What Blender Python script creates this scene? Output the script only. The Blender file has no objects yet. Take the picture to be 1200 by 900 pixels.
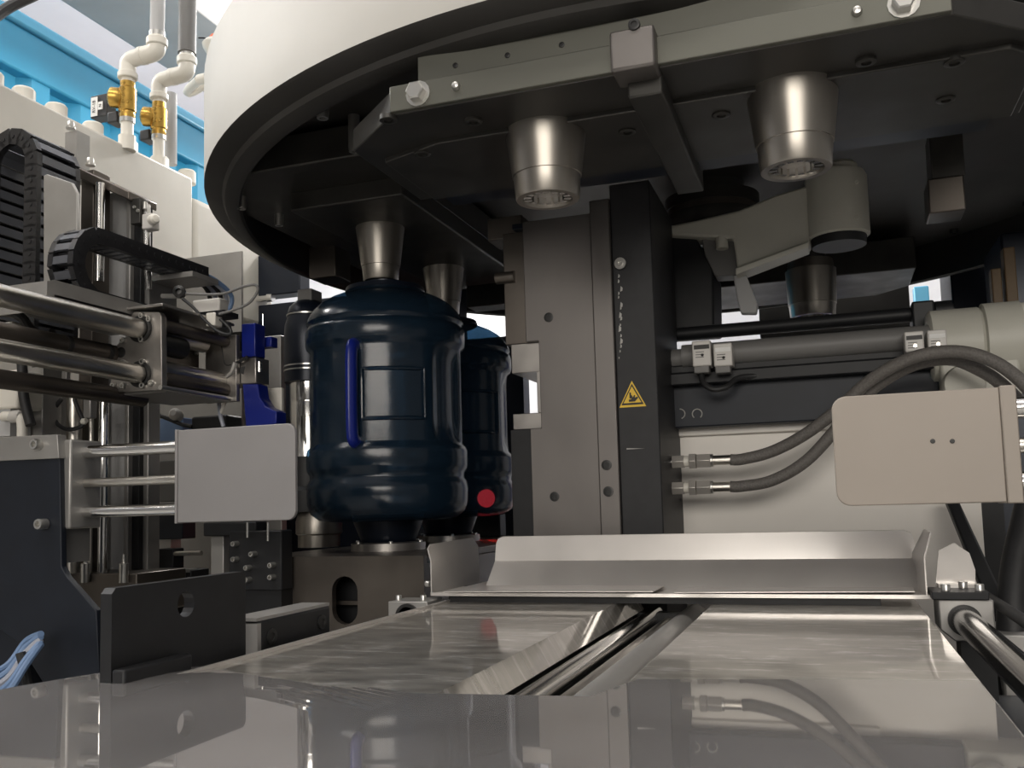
import bpy, bmesh, math, random
from mathutils import Vector, Matrix, Quaternion
random.seed(4)
SC = bpy.context.scene
COL = SC.collection
PI = math.pi

# ------------------------------------------------------------------ camera
F, YAW, PITCH, ROLL, CX, CY, CZ = 1080.0, math.radians(18.9), math.radians(5.0), math.radians(1.6), 600.0, 496.0, 1.25
FW = Vector((-math.sin(YAW)*math.cos(PITCH), math.cos(YAW)*math.cos(PITCH), math.sin(PITCH)))
_r = Vector((math.cos(YAW), math.sin(YAW), 0)); _u = _r.cross(FW)
RT = _r*math.cos(ROLL) - _u*math.sin(ROLL); UP = _u*math.cos(ROLL) + _r*math.sin(ROLL)
EYE = Vector((0, 0, CZ))
cd = bpy.data.cameras.new('camera'); cam = bpy.data.objects.new('camera', cd); COL.objects.link(cam)
m = Matrix((RT, UP, -FW)).transposed().to_4x4(); m.translation = EYE; cam.matrix_world = m
cd.sensor_width = 36; cd.lens = F/1200*36; cd.shift_y = (CY-450)/1200; cd.clip_start = .02
SC.camera = cam

# ------------------------------------------------------------------ world, lamps, exposure
w = bpy.data.worlds.new('hall_light'); SC.world = w; w.use_nodes = True
w.node_tree.nodes['Background'].inputs[0].default_value = (1, .96, .91, 1)
w.node_tree.nodes['Background'].inputs[1].default_value = .15
def area(name, loc, target, sx, sy, power, col=(1, .95, .88)):
    d = bpy.data.lights.new(name, 'AREA'); d.shape = 'RECTANGLE'; d.size = sx; d.size_y = sy; d.energy = power; d.color = col
    o = bpy.data.objects.new(name, d); COL.objects.link(o); o.location = loc
    o.rotation_euler = (Vector(target)-Vector(loc)).to_track_quat('-Z', 'Y').to_euler(); return o
def lamp(loc, power, col=(1, .97, .92), r=.25):
    d = bpy.data.lights.new('hall_lamp_and_fill', 'POINT'); d.energy = power; d.color = col; d.shadow_soft_size = r
    o = bpy.data.objects.new('hall_lamp_and_fill', d); COL.objects.link(o); o.location = loc
area('front_key_light', (.9, -5.4, 2.7), (-.3, 1.5, 1.35), 4.0, 1.6, 140, (1, .94, .86))  # added soft key light, low behind the camera; no door is built
area('hall_lamp_and_fill', (-.3, -.7, 4.7), (-.3, .5, 1.1), 3.0, .5, 44, (1, .95, .87))
area('hall_lamp_and_fill', (-2.6, .2, 4.4), (-1.7, 1.4, 1.2), .5, 3.0, 22, (1, .95, .88))
lamp((-1.2, 3.3, 2.95), 110, r=.15); lamp((-2.6, 6.8, 3.6), 230); lamp((2.2, 4.4, 4.2), 170); lamp((-4.4, 1.2, 4.3), 260)  # unseen point fills added to brighten the ceiling, duct, container and rear hall
SC.view_settings.view_transform = 'Standard'; SC.view_settings.look = 'None'
SC.view_settings.gamma = 1; SC.view_settings.exposure = 0.3; SC.view_settings.use_curve_mapping = False

def AY(px, py, Y): d = FW + RT*((px-CX)/F) - UP*((py-CY)/F); return EYE + d*(Y/d.y)
def AX(px, py, X): d = FW + RT*((px-CX)/F) - UP*((py-CY)/F); return EYE + d*(X/d.x)
def AZ(px, py, Z): d = FW + RT*((px-CX)/F) - UP*((py-CY)/F); return EYE + d*((Z-CZ)/d.z)
def S(px, Y, x=0):                                   # length in metres of px pixels at a point (x, Y)
    return px/F*(Y*math.cos(YAW)-x*math.sin(YAW))

# ------------------------------------------------------------------ materials
MATS = {}
def mat(name, col, rough=.5, metal=0.0, noise=0.0, scale=40, stretch=(1, 1, 1), bump=0.0, spec=.5, rvar=0.0, coat=0.0, wear=None, wscale=8, wlo=.6, whi=.75):
    M = bpy.data.materials.new(name); M.use_nodes = True; nt = M.node_tree; b = nt.nodes['Principled BSDF']
    b.inputs['Base Color'].default_value = (*col, 1); b.inputs['Roughness'].default_value = rough; b.inputs['Metallic'].default_value = metal
    b.inputs['Specular IOR Level'].default_value = spec; b.inputs['Coat Weight'].default_value = coat
    if noise or bump or rvar or wear:
        tc = nt.nodes.new('ShaderNodeTexCoord'); mp = nt.nodes.new('ShaderNodeMapping'); mp.inputs['Scale'].default_value = stretch
        nt.links.new(tc.outputs['Object'], mp.inputs[0])
        n = nt.nodes.new('ShaderNodeTexNoise'); n.inputs['Scale'].default_value = scale; n.inputs['Detail'].default_value = 5
        nt.links.new(mp.outputs[0], n.inputs['Vector'])
        src = None
        if noise:
            r = nt.nodes.new('ShaderNodeMapRange'); r.inputs[1].default_value = .3; r.inputs[2].default_value = .7
            r.inputs[3].default_value = 1-noise; r.inputs[4].default_value = 1+noise; nt.links.new(n.outputs[0], r.inputs[0])
            mx = nt.nodes.new('ShaderNodeVectorMath'); mx.operation = 'SCALE'; mx.inputs[0].default_value = col
            nt.links.new(r.outputs[0], mx.inputs['Scale']); src = mx.outputs[0]
        if wear:
            n2 = nt.nodes.new('ShaderNodeTexNoise'); n2.inputs['Scale'].default_value = wscale; n2.inputs['Detail'].default_value = 8; n2.inputs['Roughness'].default_value = .7
            nt.links.new(mp.outputs[0], n2.inputs['Vector'])
            r2 = nt.nodes.new('ShaderNodeMapRange'); r2.inputs[1].default_value = wlo; r2.inputs[2].default_value = whi; nt.links.new(n2.outputs[0], r2.inputs[0])
            mm = nt.nodes.new('ShaderNodeMix'); mm.data_type = 'RGBA'; mm.inputs['A'].default_value = (*col, 1); mm.inputs['B'].default_value = (*wear, 1)
            if src: nt.links.new(src, mm.inputs['A'])
            nt.links.new(r2.outputs[0], mm.inputs['Factor']); src = mm.outputs['Result']
        if src: nt.links.new(src, b.inputs['Base Color'])
        if rvar:
            r3 = nt.nodes.new('ShaderNodeMapRange'); r3.inputs[1].default_value = .3; r3.inputs[2].default_value = .7
            r3.inputs[3].default_value = max(.02, rough-rvar); r3.inputs[4].default_value = rough+rvar; nt.links.new(n.outputs[0], r3.inputs[0]); nt.links.new(r3.outputs[0], b.inputs['Roughness'])
        if bump:
            bp = nt.nodes.new('ShaderNodeBump'); bp.inputs['Strength'].default_value = bump; bp.inputs['Distance'].default_value = .002
            nt.links.new(n.outputs[0], bp.inputs['Height']); nt.links.new(bp.outputs[0], b.inputs['Normal'])
    MATS[name] = M; return M
mat('concrete', (.30, .29, .27), .7, noise=.15, scale=6)
mat('hall_wall', (.62, .62, .64), .8, noise=.04, scale=3)
mat('hall_ceiling', (.80, .79, .84), .85, noise=.03, scale=2)
mat('duct_grey', (.42, .42, .42), .6, noise=.06, scale=5)
mat('white_paint', (.58, .555, .50), .42, noise=.04, scale=12)
mat('turret_white', (.49, .475, .44), .6, noise=.03, scale=9, bump=.05)
mat('arm_white', (.50, .49, .43), .45, noise=.05, scale=14)
mat('dark_paint', (.012, .0125, .014), .5, spec=.35, noise=.2, scale=30)
mat('column_paint', (.019, .019, .021), .52, spec=.4, noise=.15, scale=60, wear=(.25, .23, .21), wscale=30, wlo=.70, whi=.74)
mat('blue_black', (.009, .012, .019), .48, spec=.35, noise=.2, scale=20)
mat('turret_steel', (.055, .053, .049), .42, .6, noise=.25, scale=14, rvar=.1)
mat('turret_ring', (.045, .043, .040), .5, .4, noise=.15, scale=8, rvar=.06)
mat('bar_steel', (.125, .125, .106), .45, .5, noise=.08, scale=20, stretch=(.2, 1, 1), rvar=.05)
mat('ground_steel', (.165, .153, .145), .42, .75, noise=.10, scale=14, stretch=(1, 1, .5), rvar=.08, wear=(.105, .096, .088), wscale=5)
mat('light_steel', (.36, .34, .32), .35, .85, noise=.08, scale=22, rvar=.08)
mat('brown_steel', (.12, .105, .092), .38, .8, noise=.18, scale=9, rvar=.1)
mat('core_steel', (.36, .335, .30), .34, .95, noise=.10, scale=30, stretch=(1, 1, .15), rvar=.06)
mat('chrome', (.86, .85, .83), .15, 1.0, rvar=.03, scale=20)
mat('satin_rod', (.66, .63, .58), .32, 1.0, noise=.06, scale=30, rvar=.05)
mat('fitting_steel', (.55, .52, .48), .42, .6)
mat('black_chrome', (.22, .215, .21), .14, 1.0)
mat('zinc', (.62, .61, .58), .28, .9)
mat('black_bolt', (.02, .02, .02), .4, .3)
mat('aluminium', (.36, .35, .335), .42, .6, noise=.05, scale=25, rvar=.06)
mat('push_panel', (.28, .27, .270), .5, .25, noise=.05, scale=7, rvar=.05)
mat('right_panel', (.295, .26, .225), .5, .2, noise=.04, scale=7)
mat('bright_sheet', (.60, .57, .54), .36, .55, noise=.06, scale=9, rvar=.08)
mat('mirror_sheet', (.25, .24, .235), .50, .2, noise=.14, scale=7, rvar=.05)
mat('slide_sheet', (.34, .322, .288), .42, .4, noise=.30, scale=9, stretch=(2, 7, 1), rvar=.07, bump=.05, wear=(.72, .70, .66), wscale=7, wlo=.53, whi=.68)
mat('black_rubber', (.016, .016, .017), .55, noise=.2, scale=60)
mat('chain_plastic', (.014, .014, .016), .38, noise=.2, scale=40)
mat('chain_rung', (.10, .105, .12), .25, .2)
mat('grey_hose', (.135, .125, .115), .6, noise=.25, scale=400, bump=.25)
mat('grey_plastic', (.15, .147, .142), .5)
mat('white_plastic', (.74, .71, .64), .38)
mat('offwhite_sensor', (.55, .53, .50), .4)
mat('brass', (.52, .32, .075), .3, .85, noise=.15, scale=40, rvar=.1)
mat('blue_plastic', (.008, .018, .20), .28)
mat('orange_plastic', (.75, .17, .07), .45)
mat('blue_container', (.035, .27, .44), .45, noise=.06, scale=3)
mat('container_rail', (.10, .40, .60), .4)
mat('blue_wire', (.16, .25, .42), .4)
mat('grey_wire', (.34, .36, .42), .4)
mat('back_panel', (.84, .80, .74), .42, noise=.03, scale=5, wear=(.45, .43, .40), wscale=4, wlo=.62, whi=.8)
mat('sign_yellow', (.80, .52, .03), .4)
mat('sign_black', (.012, .011, .010), .5)
mat('label_white', (.75, .75, .73), .5)
mat('wood_tan', (.12, .075, .033), .55, noise=.15, scale=20)
mat('scratch', (.42, .41, .39), .5)
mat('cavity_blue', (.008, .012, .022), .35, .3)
def emit(name, col, s):
    M = mat(name, col, .4); b = M.node_tree.nodes['Principled BSDF']; b.inputs['Emission Color'].default_value = (*col, 1); b.inputs['Emission Strength'].default_value = s
emit('red_led', (1, .02, .015), 16); emit('white_led', (1, .9, .75), 6)
def polish(name, frac, rough):                       # part of the surface is brushed, part is a clear polish
    M = MATS[name]; nt = M.node_tree; out = nt.nodes['Material Output']; b = nt.nodes['Principled BSDF']
    g = nt.nodes.new('ShaderNodeBsdfGlossy'); g.inputs['Color'].default_value = (.93, .91, .89, 1); g.inputs['Roughness'].default_value = rough
    mx = nt.nodes.new('ShaderNodeMixShader'); mx.inputs[0].default_value = frac
    nt.links.new(b.outputs[0], mx.inputs[1]); nt.links.new(g.outputs[0], mx.inputs[2]); nt.links.new(mx.outputs[0], out.inputs[0])
polish('mirror_sheet', .60, .025); polish('slide_sheet', .52, .07); polish('bright_sheet', .18, .12)
def bottle_mat():
    M = bpy.data.materials.new('bottle_blue'); M.use_nodes = True; nt = M.node_tree; b = nt.nodes['Principled BSDF']; out = nt.nodes['Material Output']
    b.inputs['Base Color'].default_value = (.014, .031, .053, 1); b.inputs['Roughness'].default_value = .19; b.inputs['Specular IOR Level'].default_value = .7
    tc = nt.nodes.new('ShaderNodeTexCoord'); n = nt.nodes.new('ShaderNodeTexNoise'); n.inputs['Scale'].default_value = 26; n.inputs['Detail'].default_value = 3
    nt.links.new(tc.outputs['Object'], n.inputs['Vector'])
    bp = nt.nodes.new('ShaderNodeBump'); bp.inputs['Strength'].default_value = .12; bp.inputs['Distance'].default_value = .004
    nt.links.new(n.outputs[0], bp.inputs['Height']); nt.links.new(bp.outputs[0], b.inputs['Normal'])
    t = nt.nodes.new('ShaderNodeBsdfTransparent'); t.inputs[0].default_value = (.20, .34, .47, 1)
    mx = nt.nodes.new('ShaderNodeMixShader'); mx.inputs[0].default_value = .52
    nt.links.new(t.outputs[0], mx.inputs[1]); nt.links.new(b.outputs[0], mx.inputs[2]); nt.links.new(mx.outputs[0], out.inputs[0])
    MATS['bottle_blue'] = M
bottle_mat()

# ------------------------------------------------------------------ mesh helpers
class MB:
    def __init__(s): s.v = []; s.f = []
    def add(s, vs, fs):
        n = len(s.v); s.v += [Vector(p) for p in vs]; s.f += [tuple(i+n for i in f) for f in fs]; return s
    def box(s, x0, x1, y0, y1, z0, z1):
        x0, x1 = sorted((x0, x1)); y0, y1 = sorted((y0, y1)); z0, z1 = sorted((z0, z1))
        return s.add([(x0,y0,z0),(x1,y0,z0),(x1,y1,z0),(x0,y1,z0),(x0,y0,z1),(x1,y0,z1),(x1,y1,z1),(x0,y1,z1)],
                     [(0,3,2,1),(4,5,6,7),(0,1,5,4),(1,2,6,5),(2,3,7,6),(3,0,4,7)])
    def ring_sweep(s, rings, close=False, caps=True):
        n = len(rings[0]); vs = [p for r in rings for p in r]; fs = []
        k = len(rings)
        for i in range(k if close else k-1):
            a, b = i*n, ((i+1) % k)*n
            for j in range(n): fs.append((a+j, a+(j+1) % n, b+(j+1) % n, b+j))
        if caps and not close: fs += [tuple(range(n))[::-1], tuple(range((k-1)*n, k*n))]
        return s.add(vs, fs)
    def cyl(s, p0, p1, r0, r1=None, n=24, caps=True):
        p0, p1 = Vector(p0), Vector(p1); r1 = r0 if r1 is None else r1
        q = (p1-p0).to_track_quat('Z', 'Y')
        return s.ring_sweep([[p + q @ Vector((math.cos(2*PI*i/n)*r, math.sin(2*PI*i/n)*r, 0)) for i in range(n)] for p, r in ((p0, r0), (p1, r1))], caps=caps)
    def lathe(s, c, prof, axis=(0, 0, 1), n=48, cap=True):       # prof: list of (radius, height along axis)
        q = Vector(axis).to_track_quat('Z', 'Y'); c = Vector(c)
        return s.ring_sweep([[c + q @ Vector((math.cos(2*PI*i/n)*max(r, 1e-4), math.sin(2*PI*i/n)*max(r, 1e-4), h)) for i in range(n)] for r, h in prof], caps=cap)
    def tube(s, pts, r, n=10, sub=6, ry=None):
        P = [Vector(p) for p in pts]
        if sub > 1 and len(P) > 2:
            Q = []
            for i in range(len(P)-1):
                a, b, c, d = P[max(i-1, 0)], P[i], P[i+1], P[min(i+2, len(P)-1)]
                for k in range(sub):
                    t = k/sub; Q.append(.5*((2*b)+(c-a)*t+(2*a-5*b+4*c-d)*t*t+(3*b-a-3*c+d)*t**3))
            P = Q+[P[-1]]
        rings = []; up = None
        for i, p in enumerate(P):
            t = (P[min(i+1, len(P)-1)]-P[max(i-1, 0)]).normalized()
            if up is None: up = Vector((0, 0, 1)) if abs(t.z) < .9 else Vector((1, 0, 0))
            side = t.cross(up).normalized(); up = side.cross(t).normalized()
            rings.append([p + side*math.cos(2*PI*j/n)*r + up*math.sin(2*PI*j/n)*(ry or r) for j in range(n)])
        return s.ring_sweep(rings)
    def prism(s, poly, vec):                                    # polygon of 3-D points swept by vec
        n = len(poly); vec = Vector(vec); P = [Vector(p) for p in poly]
        fs = [tuple(range(n)), tuple(range(2*n-1, n-1, -1))] + [(i, i+n, (i+1) % n+n, (i+1) % n) for i in range(n)]
        return s.add(P+[p+vec for p in P], fs)
    def sheet(s, prof, vec, th):                                # open profile (3-D points) swept by vec, thickened
        vec = Vector(vec); P = [Vector(p) for p in prof]; N = []
        for i in range(len(P)):
            t = (P[min(i+1, len(P)-1)]-P[max(i-1, 0)]).normalized(); N.append(t.cross(vec).normalized())
        return s.prism(P+[p+n*th for p, n in list(zip(P, N))[::-1]], vec)

def world_loc(o):
    l = Vector((0, 0, 0))
    while o is not None: l = l+o.location; o = o.parent
    return l
def build(name, mb, mt, parent=None, bevel=0, smooth=35, loc=None, seg=2):
    me = bpy.data.meshes.new(name)
    xs = [min(v[i] for v in mb.v) for i in range(3)]; xe = [max(v[i] for v in mb.v) for i in range(3)]
    c = Vector(loc) if loc else Vector(((xs[0]+xe[0])/2, (xs[1]+xe[1])/2, xs[2]))
    me.from_pydata([v-c for v in mb.v], [], mb.f)
    bm = bmesh.new(); bm.from_mesh(me); bmesh.ops.recalc_face_normals(bm, faces=bm.faces); bm.to_mesh(me); bm.free()
    if smooth: me.shade_smooth(); me.set_sharp_from_angle(angle=math.radians(smooth))
    me.materials.append(MATS[mt])
    o = bpy.data.objects.new(name, me); COL.objects.link(o)
    o.location = c - (world_loc(parent) if parent else Vector((0, 0, 0)))
    if parent: o.parent = parent
    if bevel:
        b = o.modifiers.new('bevel', 'BEVEL'); b.width = bevel; b.segments = seg; b.limit_method = 'ANGLE'; b.harden_normals = False
    return o
def tag(o, label, cat, group=None):
    o['label'] = label; o['category'] = cat
    if group: o['group'] = group
    return o
def thing(name, label, cat, loc, group=None):
    o = bpy.data.objects.new(name, None); COL.objects.link(o); o.location = Vector(loc); o.empty_display_size = .05
    return tag(o, label, cat, group)
def struct(o): o['kind'] = 'structure'; return o
BOLTS = {}
def bolt(parent, pos, axis, r=.005, h=.004, mt='zinc', name='bolt', kind='socket'):
    key = (round(r, 4), round(h, 4), mt, kind)
    if key not in BOLTS:
        mb = MB(); n = 6 if kind == 'hex' else 14
        if kind == 'socket': mb.lathe((0, 0, 0), [(r, -.002), (r, h*.85), (r*.9, h), (r*.52, h), (r*.5, h*.45)], n=n)
        elif kind == 'hex': mb.lathe((0, 0, 0), [(r*1.35, -.002), (r*1.35, h*.12)], n=14); mb.lathe((0, 0, 0), [(r, h*.12), (r, h*.9), (r*.85, h)], n=6)
        else: mb.lathe((0, 0, 0), [(r, -.002), (r*.98, h*.4), (r*.7, h*.85), (.0002, h)], n=n)
        me = bpy.data.meshes.new(name); me.from_pydata(mb.v, [], mb.f); me.shade_smooth(); me.set_sharp_from_angle(angle=.6); me.materials.append(MATS[mt]); BOLTS[key] = me
    o = bpy.data.objects.new(name, BOLTS[key]); COL.objects.link(o)
    o.location = Vector(pos)-(world_loc(parent) if parent else Vector((0, 0, 0))); o.parent = parent
    o.rotation_euler = Vector(axis).to_track_quat('Z', 'Y').to_euler(); return o
def fbox(px0, py0, px1, py1, Y, dY):                             # box whose front face (towards -Y) spans those sight lines at depth Y
    mx, my = (px0+px1)/2, (py0+py1)/2
    return MB().box(AY(px0, my, Y).x, AY(px1, my, Y).x, Y, Y+dY, AY(mx, py1, Y).z, AY(mx, py0, Y).z)
def xbox(px0, py0, px1, py1, X, dX):                             # box whose +X face lies in the plane X
    mx, my = (px0+px1)/2, (py0+py1)/2
    return MB().box(X-dX, X, AX(px0, my, X).y, AX(px1, my, X).y, AX(mx, py1, X).z, AX(mx, py0, X).z)
def fpoly(pts, Y, dY): return MB().prism([AY(x, y, Y) for x, y in pts], (0, dY, 0))
def xpoly(pts, X, dX): return MB().prism([AX(x, y, X) for x, y in pts], (-dX, 0, 0))
NY, PX, DZ = (0, -1, 0), (1, 0, 0), (0, 0, -1)

# ================================================================== the hall
struct(build('floor', MB().box(-9, 9, -6, 10, -.05, 0), 'concrete', smooth=0))
struct(build('wall_back', MB().box(-9, 9, 8, 8.1, 0, 5.2), 'hall_wall', smooth=0))
struct(build('wall_left', MB().box(-8.1, -8, -6, 8, 0, 5.2), 'hall_wall', smooth=0))
struct(build('ceiling', MB().box(-9, 9, -6, 10, 5.2, 5.3), 'hall_ceiling', smooth=0))

# blue corrugated container behind the machine
XC = -3.2; zt = AX(130, 80, XC).z
con = thing('shipping_container', 'blue corrugated steel container standing along the hall behind the white machine beam', 'container', (XC-1.1, 3.1, 0))
mb = MB(); prof = []
y = 1.6; k = 0
while y < 4.5:
    for dy, dx in ((0, 0), (.10, 0), (.14, -.05), (.24, -.05)): prof.append(Vector((XC+dx, y+dy, .1)))
    y += .28
mb.prism(prof + [Vector((XC-.09, prof[-1].y, .1)), Vector((XC-.09, prof[0].y, .1))], (0, 0, zt-.30))
build('side_panel', mb, 'blue_container', con, smooth=0)
build('end_panel', MB().box(XC-2.2, XC-.1, 1.6, 1.66, .1, zt-.1), 'blue_container', con)
build('header_band', MB().box(XC-.06, XC+.012, 1.5, 4.75, zt-.26, zt-.06), 'blue_container', con, bevel=.01)
build('top_rail', MB().box(XC-.09, XC+.03, 1.5, 4.75, zt-.06, zt), 'container_rail', con, bevel=.012)
build('roof', MB().box(XC-2.2, XC-.08, 1.5, 4.75, zt-.06, zt-.01), 'blue_container', con)
build('base_rail', MB().box(XC-2.2, XC+.02, 1.5, 4.75, 0, .14), 'blue_container', con)
XD = -2.55; zd = AX(150, 52, XD).z
dct = thing('ceiling_duct', 'grey rectangular duct hanging under the ceiling above the blue container', 'duct', (XD+.4, 4.2, zd))
build('duct_body', MB().box(XD, XD+.42, 1.2, 7.5, zd, zd+.4), 'duct_grey', dct, bevel=.01)
for yy in (2.2, 3.4, 4.6, 5.8): build('duct_flange', MB().box(XD-.012, XD+.432, yy, yy+.04, zd-.012, zd+.41), 'duct_grey', dct)
for yy in (2.6, 5.4):
    for xx in (.1, .32): build('hanger', MB().cyl((XD+xx, yy, zd+.4), (XD+xx, yy, 5.2), .012, n=8), 'zinc', dct)
tag(build('power_cable', MB().tube([AY(-60, 75, 1.3), AY(-30, 42, 1.3), AY(5, 12, 1.35), AY(45, -8, 1.4), AY(110, -40, 1.5)], .011), 'black_rubber'), 'thick black cable arching overhead in front of the blue container', 'cable')

# machine bed that carries everything
bed = thing('machine_bed', 'dark painted steel bed under the steel slides and the column', 'machine base', (-.3, 1.5, 0))
build('bed_block', MB().box(-.98, .21, 1.12, 1.88, 0, 1.0), 'blue_black', bed, bevel=.01)
build('bed_front', MB().box(-.52, .20, .48, 1.14, .02, 1.03), 'blue_black', bed, bevel=.01)
build('foot_rail', MB().box(-.99, .215, .46, 1.89, -.0, .06), 'dark_paint', bed)

# ================================================================== rotary turret
TC = Vector((-.232, 1.68, 0)); zl = CZ+.49; zo = CZ+.512; RL, RO = .785, .838
tur = thing('rotary_turret', 'huge round white rotary turret with a dark underside carrying steel cores', 'machine turret', (TC.x, TC.y, zl))
mb = MB(); mb.lathe(TC, [(RO, zo), (RO, zo+.17), (RO-.012, zo+.185), (RO-.06, zo+.19), (.70, zo+.19)], n=160, cap=False)
build('rim_wall', mb, 'turret_white', tur, smooth=40)
build('upper_drum', MB().lathe(TC, [(.71, zo+.185), (.71, 2.55), (.69, 2.57), (0, 2.57)], n=128, cap=False), 'turret_white', tur)
mb = MB(); mb.lathe(TC, [(RO, zo), (RO-.004, zo-.003), (RL+.026, zl+.012), (RL+.022, zl+.006), (RL+.008, zl), (RL, zl), (RL-.004, zl+.003), (RL-.004, zl+.09)], n=160, cap=False)
build('bottom_ring', mb, 'turret_ring', tur, smooth=30)
build('inner_deck', MB().lathe(TC, [(RL-.002, zl+.085), (RL-.002, zl+.10), (.0002, zl+.10)], n=96, cap=False).lathe(TC, [(RL-.002, zl+.085), (.0002, zl+.085)], n=96, cap=False), 'turret_ring', tur)
for a in range(0, 360, 15): bolt(tur, (TC.x+(RL-.05)*math.cos(math.radians(a)), TC.y+(RL-.05)*math.sin(math.radians(a)), zl+.085), DZ, .009, .009, 'black_bolt')
# front station: two stepped plates whose front edges are lit
zb = CZ+.430
A, B_, C_ = AZ(450, 128, zb), AZ(1114, 28, zb), AZ(395, 160, zb)
ya = (A.y+B_.y)/2
def station(poly, z0, z1, nm, mt): return build(nm, MB().prism([(x, y, z0) for x, y in poly], (0, 0, z1-z0)), mt, tur, bevel=.0015)
station([(A.x, ya), (B_.x, ya), (B_.x+.10, ya+.085), (B_.x+.10, 1.16), (C_.x-.005, 1.16), (C_.x-.005, ya+.075)], zb, zb+.028, 'station_plate', 'turret_steel')
build('front_bar', MB().box(A.x+.001, B_.x-.001, ya-.006, ya+.02, zb+.001, zb+.03), 'bar_steel', tur, bevel=.001)
build('front_bar', MB().box(A.x+.03, B_.x-.03, ya+.006, ya+.04, zb+.031, zb+.064), 'bar_steel', tur, bevel=.001)
yst = AZ(800, 121, zb-.006).y
station([(A.x+.02, yst), (B_.x+.06, yst), (B_.x+.09, yst+.03), (B_.x+.09, 1.15), (C_.x+.02, 1.15), (C_.x+.02, yst+.03)], zb-.006, zb+.004, 'lower_plate', 'turret_steel')
build('deck_frame', MB().box(C_.x+.03, B_.x+.07, 1.10, 1.20, zb+.0, zb+.14), 'cavity_blue', tur)
build('deck_block', MB().box(A.x+.05, B_.x+.05, ya+.10, 1.16, zb+.028, zl+.09), 'turret_ring', tur)
for px, py in ((490, 105), (1060, 20)):
    p = AY(px, py, ya-.006); bolt(tur, (p.x, p.y, zb+.016), NY, .0105, .012, 'zinc', kind='hex')
for px, py in ((535, 100), (1005, 28)):
    p = AY(px, py, ya-.006); bolt(tur, (p.x, p.y, zb+.016), NY, .005, .006, 'zinc', kind='dome')
for x in (-.36, -.30, -.24, .02, .06): bolt(tur, (x, ya+.006, zb+.046), NY, .003, .001, 'black_bolt')
for px, py in ((455, 140), (495, 176), (555, 142), (735, 150), (845, 130), (1015, 72), (1118, 68), (1108, 112)):
    p = AZ(px, py, zb-.002); bolt(tur, (p.x, p.y, zb-.004 if p.y > yst else zb), DZ, .010, .004, 'turret_steel')
for px, py in ((415, 170), (493, 235), (378, 130), (327, 258), (283, 238)):
    p = AZ(px, py, zl+.01); bolt(tur, (p.x, p.y, zl+.05), DZ, .008, .05, 'zinc')
# centre bracket in front of the bars
p = AY(745, 63, ya-.02)
cb = build('centre_bracket', MB().box(AY(715, 63, ya-.02).x, AY(768, 63, ya-.02).x, ya-.022, ya+.02, AY(745, 80, ya-.02).z, AY(745, 32, ya-.02).z), 'ground_steel', tur, bevel=.003)
x0, x1 = AY(718, 63, ya).x+.012, AY(768, 63, ya).x+.004
build('radial_rib', MB().box(x0, x1, ya+.01, 1.22, zb-.022, zb+.01), 'turret_steel', tur, bevel=.002)
bolt(cb, (p.x, ya-.022, AY(745, 42, ya).z), NY, .006, .002, 'black_bolt')
# hanging stop blocks and side stations
def stop(px0, py0, px1, py1, Y, mt='turret_steel', d=.06): return build('stop_block', fbox(px0, py0, px1, py1, Y, d), mt, tur, bevel=.002)
stop(1088, 207, 1131, 248, 1.45, 'brown_steel'); stop(1090, 150, 1130, 208, 1.46)
stop(362, 288, 393, 325, 1.55, 'brown_steel'); stop(362, 240, 393, 290, 1.56)
stop(546, 306, 592, 358, 1.9, 'dark_paint')
stop(571, 254, 612, 280, 1.42, 'brown_steel')
xs0, zs = -.90, zl+.02
build('side_plate', MB().prism([(-.93, 1.28, zs), (-.86, 1.16, zs), (-.60, 1.16, zs), (-.60, 2.0, zs), (-.86, 2.0, zs), (-.93, 1.9, zs)], (0, 0, .05)), 'turret_steel', tur, bevel=.003)
build('side_block', MB().box(-.80, -.60, 1.26, 1.86, zs-.03, zs+.002), 'turret_steel', tur, bevel=.003)
build('rear_plate', MB().prism([(-.45, 2.38, zs-.03), (-.52, 2.30, zs-.03), (-.52, 2.12, zs-.03), (.2, 2.12, zs-.03), (.2, 2.30, zs-.03), (.13, 2.38, zs-.03)], (0, 0, .07)), 'turret_steel', tur, bevel=.003)
# steel cores
def core(x, y, ztop, zbot, r0=.050, r1=.037):
    h = ztop-zbot
    c = build('core', MB().lathe((x, y, zbot), [(r1-.012, .012), (r1-.008, 0), (r1-.001, 0), (r1, .002), (r1+.002, h*.24), (r1+.0032, h*.245), (r0, h*.93), (r0-.004, h*.95), (r0-.006, h+.012)], n=56), 'core_steel', tur, smooth=40)
    build('collar', MB().lathe((x, y, ztop-.002), [(r0*.62, -.004), (r0*.62, .045)], n=40), 'turret_steel', c)
    mb = MB()
    for k in range(14):
        a = 2*PI*k/14; q = Matrix.Rotation(a, 4, 'Z')
        mb.add([Vector((x, y, zbot)) + q @ Vector(v) for v in ((r1-.018, -.003, .002), (r1-.009, -.004, .002), (r1-.009, .004, .002), (r1-.018, .003, .002), (r1-.018, -.003, .016), (r1-.009, -.004, .016), (r1-.009, .004, .016), (r1-.018, .003, .016))],
               [(0,3,2,1),(4,5,6,7),(0,1,5,4),(1,2,6,5),(2,3,7,6),(3,0,4,7)])
    build('splined_socket', mb, 'chrome', c, smooth=0)
    build('socket_disc', MB().lathe((x, y, zbot+.010), [(r1-.014, 0), (r1-.014, .004)], n=24), 'light_steel', c)
    return c
core(-.291, 1.0, 1.710, 1.599); core(-.016, 1.0, 1.706, 1.594)
p1 = AY(446, 300, 1.40); p2 = AY(520, 330, 1.70); p3 = AY(951, 340, 1.95)
ZB1 = AY(446, 330, 1.40).z; ZT1 = AY(446, 262, 1.40).z
core(p1.x, 1.40, ZT1, ZB1, .042, .030); core(p2.x, 1.70, ZT1, ZB1, .042, .030)
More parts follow.
